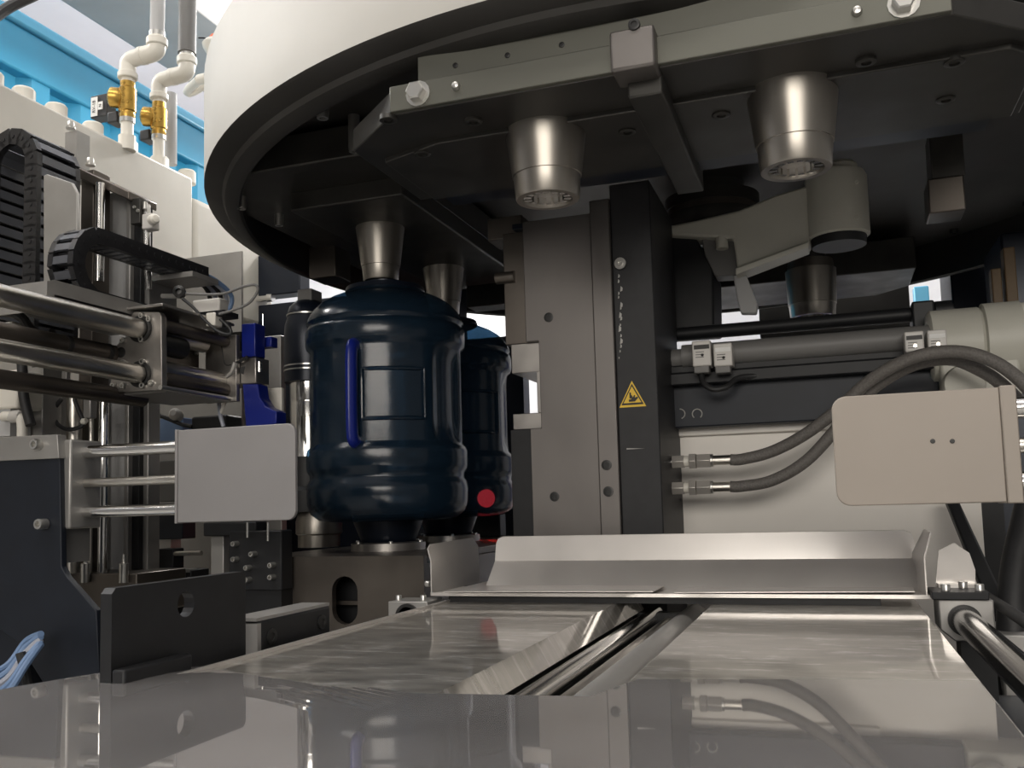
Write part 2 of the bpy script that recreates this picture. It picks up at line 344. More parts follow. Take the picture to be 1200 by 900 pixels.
core(p3.x, 1.95, AY(951, 313, 1.95).z, AY(951, 372, 1.95).z, .050, .044); core(p3.x-.28, 1.95, AY(951, 313, 1.95).z, AY(951, 372, 1.95).z, .050, .044)
for x, y in ((p1.x, 1.4), (p2.x, 1.7)): build('core_stem', MB().lathe((x, y, ZT1), [(.028, -.002), (.028, zs-ZT1)], n=32), 'turret_steel', tur)
for x in (p3.x, p3.x-.28): build('core_stem', MB().lathe((x, 1.95, AY(951, 313, 1.95).z), [(.03, -.002), (.03, .2)], n=32), 'turret_steel', tur)
# the bearing drum at the turret's centre
pc = AY(828, 235, 1.62)
bd = thing('bearing_drum', 'dark stepped bearing drum at the centre of the turret underside', 'bearing', (pc.x, 1.70, pc.z))
build('drum', MB().lathe((pc.x, 1.70, 0), [(.075, AY(828, 262, 1.62).z), (.086, AY(828, 250, 1.62).z), (.086, AY(828, 240, 1.62).z)], n=48), 'turret_steel', bd)
build('drum_ring', MB().lathe((pc.x, 1.70, 0), [(.083, AY(828, 240, 1.62).z), (.083, AY(828, 232, 1.62).z)], n=48), 'brown_steel', bd)
build('drum_neck', MB().lathe((pc.x, 1.70, 0), [(.086, AY(828, 232, 1.62).z), (.086, AY(828, 218, 1.62).z), (.06, AY(828, 215, 1.62).z), (.06, zl+.09)], n=48), 'turret_steel', bd)

# ================================================================== mould column
YC = 1.30
col = thing('mould_column', 'tall ground-steel mould column with a dark painted edge and warning sign', 'machine column', (AY(680, 620, YC).x, YC+.1, 1.03))
zc0 = 1.0
def cbox(px0, py0, px1, py1, dy=0.0, d=.16, nm='plate', mt='ground_steel', bev=.0015, zbot=None):
    mb = fbox(px0, py0, px1, py1, YC+dy, d)
    if zbot is not None:
        for v in mb.v:
            if v.z < (AY((px0+px1)/2, (py0+py1)/2, YC).z): v.z = zbot
    return build(nm, mb, mt, col, bevel=bev)
# x limits taken at mid height so that the uprights stay plumb
X = lambda px, py=430, Y=YC: AY(px, py, Y).x
Z = lambda py, px=660, Y=YC: AY(px, py, Y).z
build('main_plate', MB().prism([(X(619), YC, zc0), (X(619), YC, Z(500)), (X(632), YC, Z(500)), (X(632), YC, Z(397)), (X(617), YC, Z(397)), (X(617), YC, Z(254)), (X(698), YC, Z(254)), (X(698), YC, zc0)], (0, .16, 0)), 'ground_steel', col, bevel=.0012)
build('edge_strip', MB().box(X(698), X(722), YC-.006, YC+.15, zc0, Z(241)), 'ground_steel', col, bevel=.002)
dk = build('painted_upright', MB().box(X(722), X(770), YC-.002, YC+.2, zc0, Z(225)), 'column_paint', col, bevel=.002)
build('upper_jaw', MB().box(X(590), X(617), YC+.012, YC+.16, Z(397), Z(262)), 'brown_steel', col, bevel=.0015)
build('notch_cheek', MB().box(X(597), X(632), YC+.010, YC+.15, Z(432), Z(397)), 'light_steel', col, bevel=.001)
build('notch_cheek', MB().box(X(597), X(632), YC+.010, YC+.15, Z(500), Z(481)), 'light_steel', col, bevel=.001)
build('notch_cheek', MB().box(X(626), X(632), YC+.010, YC+.15, Z(481), Z(432)), 'light_steel', col, bevel=.001)
build('lower_jaw', MB().box(X(594), X(619), YC+.008, YC+.16, zc0, Z(500)), 'dark_paint', col, bevel=.001)
build('column_head', MB().box(X(600), X(760), YC+.02, YC+.18, Z(256), zb+.0), 'cavity_blue', col)
for px, py in ((643, 372), (650, 582)):
    p = AY(px, py, YC); bolt(col, p, NY, .0072, .0012, 'black_bolt')
for px, py in ((711, 545), (713, 576)):
    p = AY(px, py, YC-.006); bolt(col, p, NY, .0075, .0015, 'black_bolt')
p = AY(727, 309, YC-.006); wsh = build('washer', MB().lathe(p, [(.0085, 0), (.0085, .003), (.004, .003)], axis=NY, n=20), 'zinc', col); bolt(wsh, p, NY, .0045, .006, 'zinc')
p = AY(596, 325, YC+.01); build('side_pin', MB().cyl(p+Vector((-.02, 0, 0)), p+Vector((.01, 0, 0)), .009, n=16), 'brown_steel', col)
# warning sign: flat sticker with a crushed hand pictogram
yb = YC-.0025
def tri(c, w, h, dy, mt, nm, par, r=.0):
    return build(nm, MB().prism([(c.x-w/2, yb-dy, c.z-h*.42), (c.x+w/2, yb-dy, c.z-h*.42), (c.x, yb-dy, c.z+h*.58)], (0, .0005, 0)), mt, par, smooth=0)
sc_ = AY(741, 464, yb); s1 = S(31, YC, sc_.x)
sg = tri(sc_, s1*1.03, s1*1.0, .0, 'sign_yellow', 'warning_sign', col); sg['label'] = 'yellow triangular crush hazard sticker'
tri(sc_, s1*.86, s1*.80, .0006, 'sign_black', 'sign_border', sg); tri(sc_, s1*.68, s1*.63, .0012, 'sign_yellow', 'sign_field', sg)
def flat(pts, nm, par, c=sc_, s=s1): return build(nm, MB().prism([(c.x+x*s, yb-.0018, c.z+z*s) for x, z in pts], (0, .0005, 0)), 'sign_black', par, smooth=0)
flat([(-.10, .13), (-.04, .13), (-.04, -.10), (-.10, -.10)], 'pictogram', sg)
flat([(-.13, -.22), (.10, -.22), (.22, -.10), (.22, -.04), (.10, -.07), (.12, .02), (.07, .02), (.03, -.06), (-.02, .04), (-.05, .02), (-.03, -.12), (-.13, -.14)], 'pictogram', sg)
p = AY(744, 526, yb)
build('scratch_mark', MB().prism([(p.x-.012, yb, p.z+.0014), (p.x-.012, yb, p.z-.0004), (p.x+.014, yb, p.z)], (0, .0006, 0)), 'scratch', col, smooth=0)
for k in range(16):
    px, py = 725+random.uniform(-1, 3), 325+k*6.2+random.uniform(-2, 2); p = AY(px, py, yb); s = random.uniform(.001, .0032)
    build('paint_chip', MB().prism([(p.x-s*.5, yb, p.z-s*1.4), (p.x+s*.7, yb, p.z-s), (p.x+s*.9, yb, p.z+s*.6), (p.x-s*.1, yb, p.z+s*1.6)], (0, .0006, 0)), 'scratch', col, smooth=0)

# ================================================================== water bottles
def bottle(x, y, z0, h, rot, label, grp):
    R = .1345
    t = thing('water_bottle', label, 'bottle', (x, y, z0), grp)
    pr = [(.0003, .012), (.05, .010), (.095, .0), (.115, .004), (.128, .016), (.1335, .035), (.1345, .060), (.133, .076), (.1285, .083), (.1285, .093), (.133, .100), (.1345, .108), (.1345, .136), (.133, .144), (.1265, .151), (.1265, .154),
          (.1265, .338), (.1265, .342), (.133, .349), (.1345, .356), (.1345, .380), (.1325, .388), (.129, .391), (.129, .395), (.1325, .400), (.130, .410), (.123, .424), (.112, .438), (.097, .450), (.080, .459), (.070, .464), (.066, .470)]
    s = h/.470; n = 96; rings = []
    for r, hh in pr:
        ring = []
        for i in range(n):
            a = 2*PI*i/n; rr = r
            if .150 < hh < .344 and r > .12:                      # gripping recess and a square label field on the waist
                d = (a-(-.15+rot)+PI) % (2*PI)-PI
                if abs(d) < .34: rr = r-.008*min(1, (.34-abs(d))/.14)*min(1, min(hh-.150, .344-hh)/.02+.05)
            ring.append(Vector((x+math.cos(a)*rr, y+math.sin(a)*rr, z0+hh*s)))
        rings.append(ring)
    # finer rings on the waist for the recess
    fine = []
    for i, (r, hh) in enumerate(pr):
        fine.append(rings[i])
        if hh == .154:
            for k in range(1, 8):
                hq = .154+(.338-.154)*k/8; e = min(1, min(hq-.150, .344-hq)/.03); ring = []
                for j in range(n):
                    a = 2*PI*j/n; rr = .1265; d = (a-(-.15+rot)+PI) % (2*PI)-PI
                    if abs(d) < .34: rr -= .010*min(1, (.34-abs(d))/.12)*e
                    d2 = (a-(-1.30+rot)+PI) % (2*PI)-PI           # flat square panel
                    ring.append(Vector((x+math.cos(a)*rr, y+math.sin(a)*rr, z0+hq*s)))
                fine.append(ring)
    build('body', MB().ring_sweep(fine), 'bottle_blue', t, smooth=50)
    # raised frame of the square panel
    a0, a1, zz0, zz1 = -1.41+rot, -.63+rot, .195*s, .290*s
    mb = MB()
    pt = lambda a, z, r=.1285: Vector((x+math.cos(a)*r, y+math.sin(a)*r, z0+z))
    N = 8
    loop = [pt(a0+(a1-a0)*k/N, zz0) for k in range(N+1)]+[pt(a1, zz0+(zz1-zz0)*k/4) for k in range(1, 5)]+[pt(a1-(a1-a0)*k/N, zz1) for k in range(1, N+1)]+[pt(a0, zz1-(zz1-zz0)*k/4) for k in range(1, 5)]
    mb.tube(loop, .0032, n=8, sub=1); build('panel_frame', mb, 'bottle_blue', t)
    hd = -1.50+rot; f = lambda z, r: Vector((x+math.cos(hd)*r, y+math.sin(hd)*r, z0+z*s))
    build('handle', MB().tube([f(.150, .116), f(.153, .132), f(.161, .139), f(.20, .141), f(.25, .141), f(.322, .139), f(.334, .132), f(.338, .116)], .0085, n=12, ry=.012), 'blue_plastic', t)
    build('neck', MB().lathe((x, y, z0+.466*s), [(.066, 0), (.068, .003), (.066, .010), (.050, .012), (.034, .012), (.034, .020)], n=40), 'cavity_blue', t)
    return t
pb = AY(455, 610, 1.40); hb = AY(455, 343, 1.40).z-pb.z
bottle(pb.x+.001, 1.40, pb.z, hb, 0, 'dark blue plastic water bottle with a bright blue handle, standing beside the grey push plate', 'water bottles on the turret station')
bottle(AY(523, 500, 1.71).x, 1.71, pb.z, hb, .35, 'dark blue plastic water bottle standing against the steel column with a red glow', 'water bottles on the turret station')

# housing below the bottles and the bottle seats
YH = 1.22; zh = AY(400, 652, YH).z
hs = thing('station_housing', 'brown steel housing with an oval slot under the blue bottles', 'machine housing', (-.72, 1.5, 1.03))
HX0, HX1 = AY(286, 690, YH).x, AY(497, 690, YH).x
sx, szc, sr = AY(404, 700, YH).x, AY(404, 702, YH).z, S(17, YH, -.6)
def slot_pts(n=10):
    return [(sx+sr*math.cos(PI*k/n), szc+.012+sr*math.sin(PI*k/n)*1.0) for k in range(n+1)]+[(sx+sr*math.cos(PI+PI*k/n), szc-.016+sr*math.sin(PI+PI*k/n)) for k in range(n+1)]
sp = slot_pts(); outer = [(HX1, szc), (HX1, zh), (HX0, zh), (HX0, 1.0), (HX1, 1.0)]
# face plate with the slot: two half plates meeting above and below it
mb = MB()
right = [(HX1, 1.0), (HX1, zh), (sx, zh)]+[p for p in sp[:6]][::-1]+[p for p in sp[16:]][::-1]+[(sx, 1.0)]
left = [(HX0, zh), (HX0, 1.0), (sx, 1.0)]+[p for p in sp[11:17]][::-1]+[p for p in sp[5:11]][::-1]+[(sx, zh)]
mb.prism([(x, YH, z) for x, z in right], (0, .012, 0)); mb.prism([(x, YH, z) for x, z in left], (0, .012, 0))
build('front_plate', mb, 'brown_steel', hs, smooth=0)
build('inside', MB().box(HX0+.005, HX1-.005, YH+.06, YH+.07, 1.0, zh-.02), 'dark_paint', hs)
build('top_plate', MB().box(HX0, HX1, YH+.012, 1.95, zh-.012, zh), 'brown_steel', hs, bevel=.002)
build('side_plate', MB().box(HX1-.012, HX1, YH+.012, 1.95, 1.0, zh-.012), 'brown_steel', hs)
build('side_plate', MB().box(HX0, HX0+.012, YH+.012, 1.95, 1.0, zh-.012), 'brown_steel', hs)
build('slot_rail', MB().box(sx-.06, sx+.08, YH+.03, YH+.04, szc-.012, szc-.006), 'brown_steel', hs)
def seat(x, y, lab):
    t = thing('bottle_seat', lab, 'seat ring', (x, y, zh), 'seat rings on the housing')
    top = pb.z+.011
    build('base_ring', MB().lathe((x, y, zh), [(.062, -.001), (.062, .012), (.054, .014), (.054, -.001)], n=48), 'light_steel', t)
    build('cup', MB().lathe((x, y, zh), [(.040, 0), (.046, .016), (.058, top-zh-.012), (.060, top-zh), (.03, top-zh)], n=48), 'cavity_blue', t)
    for a in range(0, 360, 60):
        bolt(t, (x+.058*math.cos(math.radians(a)), y+.058*math.sin(math.radians(a)), zh+.013), (0, 0, 1), .003, .003, 'zinc')
    return t
seat(pb.x, 1.40, 'steel seat ring under the blue bottle whose bright handle shows')
seat(AY(523, 500, 1.71).x, 1.71, 'steel seat ring under the blue bottle beside the column')
# red indicator behind the second bottle
pr_ = AY(570, 584, 1.90)
rl = thing('red_indicator', 'small glowing red indicator lamp behind the bottle beside the column', 'lamp', (pr_.x, 1.92, pr_.z-.02))
build('lens', MB().lathe(pr_, [(.020, 0), (.019, .006), (.012, .012), (.0002, .014)], axis=NY, n=24), 'red_led', rl)
build('glow_shield', MB().box(pr_.x-.03, pr_.x+.03, 1.845, 1.90, pr_.z-.027, pr_.z-.023), 'dark_paint', rl)  # unseen shelf added to keep the red glow off the housing top
build('housing', MB().box(pr_.x-.03, pr_.x+.03, 1.90, 1.94, zh, pr_.z+.03), 'dark_paint', rl, bevel=.003)
# dark domed pot on a chrome sleeve
xp, yp = AY(349, 480, 1.52).x, 1.56
zp = lambda py: AY(349, py, 1.52).z
pot = thing('cooling_pot', 'dark domed pot on a polished chrome sleeve beside the blue bottle', 'machine pot', (xp, yp, zh))
build('dome', MB().lathe((xp, yp, 0), [(.046, zp(446)), (.047, zp(430)), (.047, zp(395)), (.045, zp(378)), (.040, zp(368)), (.040, zp(364)), (.036, zp(356)), (.024, zp(349)), (.0003, zp(346))], n=56), 'cavity_blue', pot)
for py, r in ((366, .0418), (427, .0478), (432, .0478)): build('band', MB().lathe((xp, yp, zp(py)), [(r-.002, -.0016), (r, -.0012), (r, .0012), (r-.002, .0016)], n=56), 'zinc', pot)
build('sleeve', MB().lathe((xp, yp, 0), [(.036, zp(535)), (.036, zp(470)), (.0355, zp(469)), (.036, zp(468)), (.036, zp(446))], n=56), 'chrome', pot)
build('collar', MB().lathe((xp, yp, 0), [(.052, zp(600)), (.052, zp(575)), (.042, zp(570)), (.042, zp(535))], n=48), 'dark_paint', pot)
build('base_ring', MB().lathe((xp+.02, yp, 0), [(.040, zh-.001), (.040, zp(628)), (.044, zp(626)), (.044, zp(612)), (.038, zp(600))], n=48), 'core_steel', pot)
build('top_clip', MB().box(xp-.012, xp+.02, yp-.02, yp+.02, zp(350), zp(336)), 'grey_plastic', pot, bevel=.002)

# ================================================================== steel slides, mirror sheet, tray
ZS = 1.125
yT = AZ(800, 706, ZS).y
def slide(x0, x1, y0, lab, nm='steel_slide'):
    t = thing(nm, lab, 'slide plate', ((x0+x1)/2, (y0+yT)/2, 1.04), 'steel slides leading to the tray')
    build('top_sheet', MB().box(x0, x1, y0, yT+.10, ZS-.003, ZS), 'slide_sheet', t, bevel=.0006)
    build('support', MB().box(x0+.004, x1-.004, y0+.02, yT+.10, 1.03, ZS-.003), 'dark_paint', t)
    return t
xl0, xl1 = AZ(500, 713, ZS).x, AZ(712, 712, ZS).x
xr0, xr1 = AZ(835, 708, ZS).x, AZ(1075, 706, ZS).x
sl = slide(xl0, xl1, .50, 'scuffed steel slide between the black bracket plates and the gap rods')
build('edge_lip', MB().box(xl0-.003, xl0, .56, yT+.1, ZS-.02, ZS+.003), 'bright_sheet', sl)
build('gap_flange', MB().prism([(xl1, .50, ZS), (xl1+.012, .50, ZS-.020), (xl1+.010, .50, ZS-.022), (xl1-.002, .50, ZS-.002)], (0, yT-.40, 0)), 'slide_sheet', sl)
sr_ = slide(xr0, xr1, .50, 'scuffed steel slide between the gap rods and the black guide rod')
build('gap_flange', MB().prism([(xr0, .50, ZS), (xr0-.008, .50, ZS-.02), (xr0-.006, .50, ZS-.022), (xr0+.002, .50, ZS-.002)], (0, yT-.40, 0)), 'slide_sheet', sr_)
gw = xr0-xl1
def rod(x, z, r, y0, y1, mt, lab, nm='guide_rod', grp=None):
    o = build(nm, MB().cyl((x, y0, z), (x, y1, z), r, n=28), mt, loc=(x, (y0+y1)/2, z-r)); tag(o, lab, 'rod', grp); return o
rod(xl1+gw*.24, ZS-.026, .0095, .48, yT+.1, 'chrome', 'thin polished rod in the gap beside the wide scuffed slide', grp='rods in the slide gap')
rod(xl1+gw*.43, ZS-.034, .0085, .48, yT+.1, 'satin_rod', 'thin dull rod in the gap between two thicker rods', grp='rods in the slide gap')
rod(xl1+gw*.68, ZS-.028, .0150, .48, yT+.1, 'aluminium', 'thick pale grey rod in the gap between the slides', grp='rods in the slide gap')
tag(build('gap_channel', MB().box(xl1-.006, xr0+.006, .48, yT+.1, 1.035, ZS-.056).box(xl1+.030, xr0-.03, .49, .50, ZS-.06, ZS-.035).box(xl1+.01, xr0-.01, yT+.06, yT+.08, ZS-.06, ZS-.02), 'dark_paint'), 'dark channel carrying the rods between the two slides', 'channel')
# polished front sheet
ZM = ZS+.004
pm = [AZ(x, y, ZM) for x, y in ((1146, 797), (1000, 796), (818, 796), (748, 796), (690, 816), (480, 812), (400, 799), (330, 787), (255, 777), (180, 782), (115, 795), (50, 810), (0, 820), (-60, 838))]
mb = MB(); pm = pm[:6]+[AZ(x, y, ZM-.010) for x, y in ((400, 799), (330, 787), (255, 777), (180, 784), (115, 796), (50, 811), (0, 821), (-60, 838))]; pts = [Vector((p.x, p.y, ZM)) for p in pm]
near = [Vector((p.x, .26, ZM)) for p in (pts[-1], pts[0])]
mb = MB(); N = len(pts); M_ = 36; vs = []; fs = []
for i, p in enumerate(pts):
    xn = p.x*1.0
    for j in range(M_+1):
        t = j/M_; yy = p.y+(.24-p.y)*t
        z = ZM-(.010*max(0, 1-t/.28)**2 if p.x < -.30 else 0)
        vs.append((xn, yy, z))
for i in range(N-1):
    for j in range(M_):
        a = i*(M_+1)+j; fs.append((a, a+1, a+M_+2, a+M_+1))
mb.add(vs, fs)
ms = build('polished_sheet', mb, 'mirror_sheet', smooth=0)
sm = ms.modifiers.new('thickness', 'SOLIDIFY'); sm.thickness = .002; sm.offset = -1
tag(ms, 'mirror-bright steel sheet laid over the ends of the slides', 'metal sheet')
tag(build('sheet_bearer', MB().box(-.50, .10, .25, .50, ZM-.02, ZM-.0021), 'dark_paint'), 'dark bearer bar carrying the mirror-bright sheet', 'bar')
tag(build('bearer_stand', MB().box(-.48, -.44, .27, .45, 0, ZM-.018).box(.04, .08, .27, .45, 0, ZM-.018).box(-.44, .04, .30, .33, .30, .36), 'dark_paint', bevel=.003), 'dark steel stand under the mirror-bright sheet', 'stand')
# tray
YT0 = AZ(800, 697, ZS+.012).y; ZT = ZS+.012
tx0, tx1 = AY(505, 697, YT0).x, AY(1090, 697, YT0).x
tr = thing('steel_tray', 'bright folded steel tray across the slides in front of the column', 'tray', ((tx0+tx1)/2, YT0+.06, ZS))
zb1, zb2 = AY(820, 656, YT0+.10).z, AY(820, 625, YT0+.115).z
fx0, fx1 = AY(579, 640, YT0+.1).x, AY(1072, 640, YT0+.1).x
build('floor_sheet', MB().box(tx0, tx1, YT0, YT0+.10, ZT-.0015, ZT), 'bright_sheet', tr)
build('front_edge', MB().box(tx0, tx1, YT0-.0012, YT0, ZT-.003, ZT+.0012), 'bright_sheet', tr)
build('back_wall', MB().prism([(fx0, YT0+.060, ZT), (fx1, YT0+.060, ZT), (fx1, YT0+.102, zb1), (fx0, YT0+.102, zb1)], (0, .0015, 0)), 'bright_sheet', tr)
r_ = .010
build('back_flange', MB().prism([(fx0, YT0+.102, zb1), (fx1, YT0+.102, zb1), (fx1, YT0+.108, zb2-r_), (fx1-r_*.3, YT0+.1085, zb2-r_*.3), (fx1-r_, YT0+.109, zb2), (fx0+r_, YT0+.109, zb2), (fx0+r_*.3, YT0+.1085, zb2-r_*.3), (fx0, YT0+.108, zb2-r_)], (0, .0012, .0004)), 'bright_sheet', tr)
# flared end plates
zl1 = AY(520, 655, YT0+.04).z; zl2 = AY(520, 636, YT0+.05).z
build('end_plate', MB().prism([(tx0, YT0, ZT), (tx0, YT0, zl1), (tx0-.006, YT0+.004, zl2-.006), (tx0-.006, YT0+.012, zl2), (tx0-.004, YT0+.16, zl2+.002), (tx0+.002, YT0+.165, zl2-.01), (tx0+.004, YT0+.165, ZT)], (.0015, 0, 0)), 'bright_sheet', tr)
build('end_plate', MB().prism([(tx1-.004, YT0, ZT), (tx1-.004, YT0, zl1), (tx1+.004, YT0, zl2+.006), (tx1+.002, YT0+.05, zl2+.008), (tx1-.008, YT0+.10, zl1), (tx1-.008, YT0+.10, ZT)], (.0015, 0, 0)), 'bright_sheet', tr)
build('wear_sheet', MB().prism([AZ(x, y, ZT+.0035) for x, y in ((520, 694), (765, 694), (793, 680), (785, 676), (640, 676), (580, 680))], (0, 0, .001)), 'bright_sheet', tr, smooth=0)
build('wear_sheet', MB().prism([AZ(x, y, ZT+.0025) for x, y in ((790, 695), (1072, 694), (1066, 678), (800, 678))], (0, 0, .001)), 'bright_sheet', tr, smooth=0)
build('tray_support', MB().box(tx0+.02, tx1-.05, YT0+.012, YT0+.09, ZS-.0, ZT-.0015), 'dark_paint', tr)
bolt(tr, (tx0-.006, YT0+.006, ZT+.012), (-1, 0, 0), .004, .004)
# corner gusset, mounts, guide rod on the right
gp = thing('mount_block', 'bright bearing block with a black top plate holding the thick black guide rod', 'bearing block', (AY(1135, 725, YT0).x, YT0+.03, 1.03))
bx0, bx1 = AY(1101, 725, YT0-.02).x, AY(1166, 725, YT0-.02).x
zt1 = AY(1130, 703, YT0-.02).z; zt0 = AY(1130, 752, YT0-.02).z
build('block', MB().prism([(bx0, YT0-.02, zt0+.012), (bx0, YT0-.02, zt1), (bx1, YT0-.02, zt1), (bx1, YT0-.02, zt0+.002), (bx0+.014, YT0-.02, zt0)], (0, .055, 0)), 'aluminium', gp, bevel=.0015)
build('top_plate', MB().box(bx0-.006, bx1-.004, YT0-.022, YT0+.04, zt1, zt1+.008), 'dark_paint', gp, bevel=.001)
build('leg', MB().box(bx0+.02, bx1, YT0-.01, YT0+.03, 1.02, zt0+.006), 'dark_paint', gp)
for px in (1109, 1134, 1149):
    p = AY(px, 694, YT0-.005); bolt(gp, (p.x, YT0+(.0 if px != 1134 else .03), zt1+.008), (0, 0, 1), .0048, .007, 'zinc')
xg, zg = AY(1138, 728, YT0-.02).x, AY(1138, 727, YT0-.02).z
build('retaining_ring', MB().lathe((xg-.006, YT0-.02, zg), [(.0165, 0), (.0165, .004), (.0135, .004), (.0135, 0)], axis=NY, n=32), 'black_bolt', gp)
gr = rod(xg-.006, zg, .0135, .18, YT0+.03, 'black_chrome', 'thick dark polished guide rod running out of the bright bearing block')
rod(xg+.034, zg+.012, .006, .18, YT0+.2, 'black_rubber', 'thin black rod lying alongside the thick polished guide rod')
gus = thing('corner_gusset', 'curved bright steel gusset plate beside the end of the tray', 'gusset', (AY(1120, 680, YT0+.07).x, YT0+.07, zt1))
build('plate', MB().prism([AY(x, y, YT0+.05) for x, y in ((1096, 689), (1100, 645), (1118, 636), (1136, 648), (1143, 668), (1143, 692))], (0, .002, 0)), 'bright_sheet', gus)
build('base', MB().box(AY(1098, 690, YT0+.05).x, AY(1144, 690, YT0+.05).x, YT0+.03, YT0+.06, zt1+.008, zt1+.012), 'bright_sheet', gus)
# left bearing block
lb = thing('mount_block', 'small bright bearing block under the bottle end of the steel tray', 'bearing block', (AY(478, 712, YT0-.02).x, YT0, 1.03))
c0 = AY(478, 722, YT0-.03)
build('block', fbox(455, 705, 501, 732, YT0-.03, .05), 'aluminium', lb, bevel=.001)
build('bearing', MB().lathe(c0, [(.016, -.001), (.016, .004), (.012, .004), (.012, 0)], axis=NY, n=28), 'black_bolt', lb)
build('leg', MB().box(c0.x-.02, c0.x+.02, YT0-.02, YT0+.02, 1.02, c0.z-.008), 'dark_paint', lb)
for px in (466, 495): p = AY(px, 705, YT0-.015); bolt(lb, (p.x, YT0-.012, p.z), (0, 0, 1), .004, .008)

# black bracket plate with a round hole, standing along the left slide
XB = xl0-.022
bp = thing('bracket_plate', 'flat black upright bracket plate with a round hole beside the slide', 'bracket', (XB, .62, 1.03))
P = [AX(x, y, XB) for x, y in ((130, 800), (130, 692), (136, 688), (283, 671), (288, 676), (288, 770))]
Y0, Y1 = P[0].y, P[-1].y; zt_, zb_ = (P[2].z+P[3].z)/2, 1.06
hc = AX(218, 708, XB); hr = .0105
n = 16
hole = [(hc.y+hr*math.cos(2*PI*k/n), hc.z+hr*math.sin(2*PI*k/n)) for k in range(n)]
up_half = [(Y0, hc.z), (Y0, zt_-.004), (Y0+.004, zt_), (Y1-.004, zt_), (Y1, zt_-.004), (Y1, hc.z)]+[hole[k] for k in range(0, n//2+1)]
lo_half = [(Y1, hc.z), (Y1, zb_), (Y0, zb_), (Y0, hc.z)]+[hole[k % n] for k in range(n//2, n+1)]
mb = MB()
for poly in (up_half, lo_half): mb.prism([(XB, a, b) for a, b in poly], (-.010, 0, 0))
build('plate', mb, 'dark_paint', bp, smooth=0)
build('ledge', MB().box(XB, XB+.012, Y0+.0, Y0+.075, 1.06, AX(170, 775, XB).z), 'dark_paint', bp, bevel=.002)
build('foot', MB().box(XB-.04, XB, Y0+.01, Y1-.01, 1.03, 1.065), 'dark_paint', bp)
bk = thing('clamp_block', 'black clamp block with two recessed screws behind the bracket plate', 'clamp', (XB, .78, 1.03))
P0, P1 = AX(306, 740, XB+.004), AX(387, 735, XB+.004); zk = (AX(306, 726, XB+.004).z+AX(385, 712, XB+.004).z)/2
build('body', MB().box(XB-.03, XB+.004, P0.y, P1.y, 1.05, zk), 'dark_paint', bk, bevel=.002)
build('end_face', MB().box(XB-.03, XB+.004, P0.y-.006, P0.y-.0, 1.05, zk-.002), 'aluminium', bk)
build('top_strip', MB().box(XB-.03, XB+.002, P0.y-.004, P1.y+.002, zk, zk+.003), 'aluminium', bk)
for px, py in ((318, 746), (377, 729)):
    p = AX(px, py, XB+.004); bolt(bk, p, PX, .0075, .0015, 'black_bolt')
build('foot', MB().box(XB-.04, XB+.0, P0.y, P1.y, 1.025, 1.055), 'dark_paint', bk)

# ================================================================== push plates
YP = 1.00
def rpoly(x0, x1, z0, z1, rs, n=6):                              # rounded rectangle, rs = radii (bl, br, tr, tl)
    out = []
    for (cx, cz, r, a0) in ((x0+rs[0], z0+rs[0], rs[0], PI), (x1-rs[1], z0+rs[1], rs[1], 1.5*PI), (x1-rs[2], z1-rs[2], rs[2], 0), (x0+rs[3], z1-rs[3], rs[3], .5*PI)):
        if r <= 0: out.append((cx, cz)); continue
        for k in range(n+1): a = a0+.5*PI*k/n; out.append((cx+r*math.cos(a), cz+r*math.sin(a)))
    return out
x0, x1 = AY(208, 555, YP).x, AY(346, 555, YP).x; z0, z1 = AY(275, 611, YP).z, AY(275, 500, YP).z
pp = thing('push_plate', 'grey push plate with two rounded corners on three chrome rods, facing the blue bottle', 'push plate', ((x0+x1)/2, YP, z0), 'push plates facing each other')
build('plate', MB().prism([(x, YP, z) for x, z in rpoly(x0, x1, z0, z1, (0, .012, .012, 0))], (0, .006, 0)), 'push_panel', pp, bevel=.001)
build('flange', MB().box(x0-.004, x0, YP-.001, YP+.05, z0-.001, z1+.001), 'push_panel', pp, bevel=.0008)
xb = AY(76, 560, YP+.02).x
for py0, py1, r, mt in ((531, 523, .0088, 'chrome'), (566, 562, .0062, 'satin_rod'), (600, 597, .0080, 'chrome')):
    zz = AY(150, (py0+py1)/2, YP+.025).z
    build('rod', MB().cyl((xb-.01, YP+.025, zz), (x0, YP+.025, zz), r, n=28), mt, pp)
    build('bushing', MB().lathe((AY(85, 560, YP+.02).x-.006, YP+.025, zz), [(r+.0045, 0), (r+.0045, .011), (r+.001, .011)], axis=PX, n=24), 'black_bolt' if r > .007 else 'zinc', pp)
gb = thing('guide_bracket', 'dark blue-black bracket plate with aluminium guide block holding chrome rods', 'bracket', (AY(40, 800, YP).x, YP, 0))
xq = AY(84, 560, YP).x
build('guide_block', MB().box(AY(70, 560, YP).x, xq, YP-.002, YP+.055, AY(80, 620, YP).z, AY(80, 515, YP).z), 'aluminium', gb, bevel=.003)
build('block_spacer', MB().box(AY(66, 560, YP).x, AY(74, 560, YP).x, YP+.004, YP+.05, AY(80, 660, YP).z, AY(80, 515, YP).z), 'grey_plastic', gb)
build('side_plate', fpoly([(-40, 540), (70, 537), (72, 664), (78, 676), (113, 716), (117, 802), (62, 818), (20, 752), (0, 738), (-40, 715)], YP-.010, .010), 'blue_black', gb, bevel=.001)
build('cover_strip', fpoly([(-40, 514), (67, 509), (69, 537), (-40, 542)], YP-.014, .016), 'aluminium', gb, bevel=.001)
build('post', MB().box(AY(-40, 700, YP).x, AY(30, 700, YP).x, YP, YP+.05, 0, AY(0, 600, YP).z), 'blue_black', gb, bevel=.003)
for px, py in ((47, 521), (52, 614)): p = AY(px, py, YP-.013); bolt(gb, p, NY, .0075, .012, 'zinc')
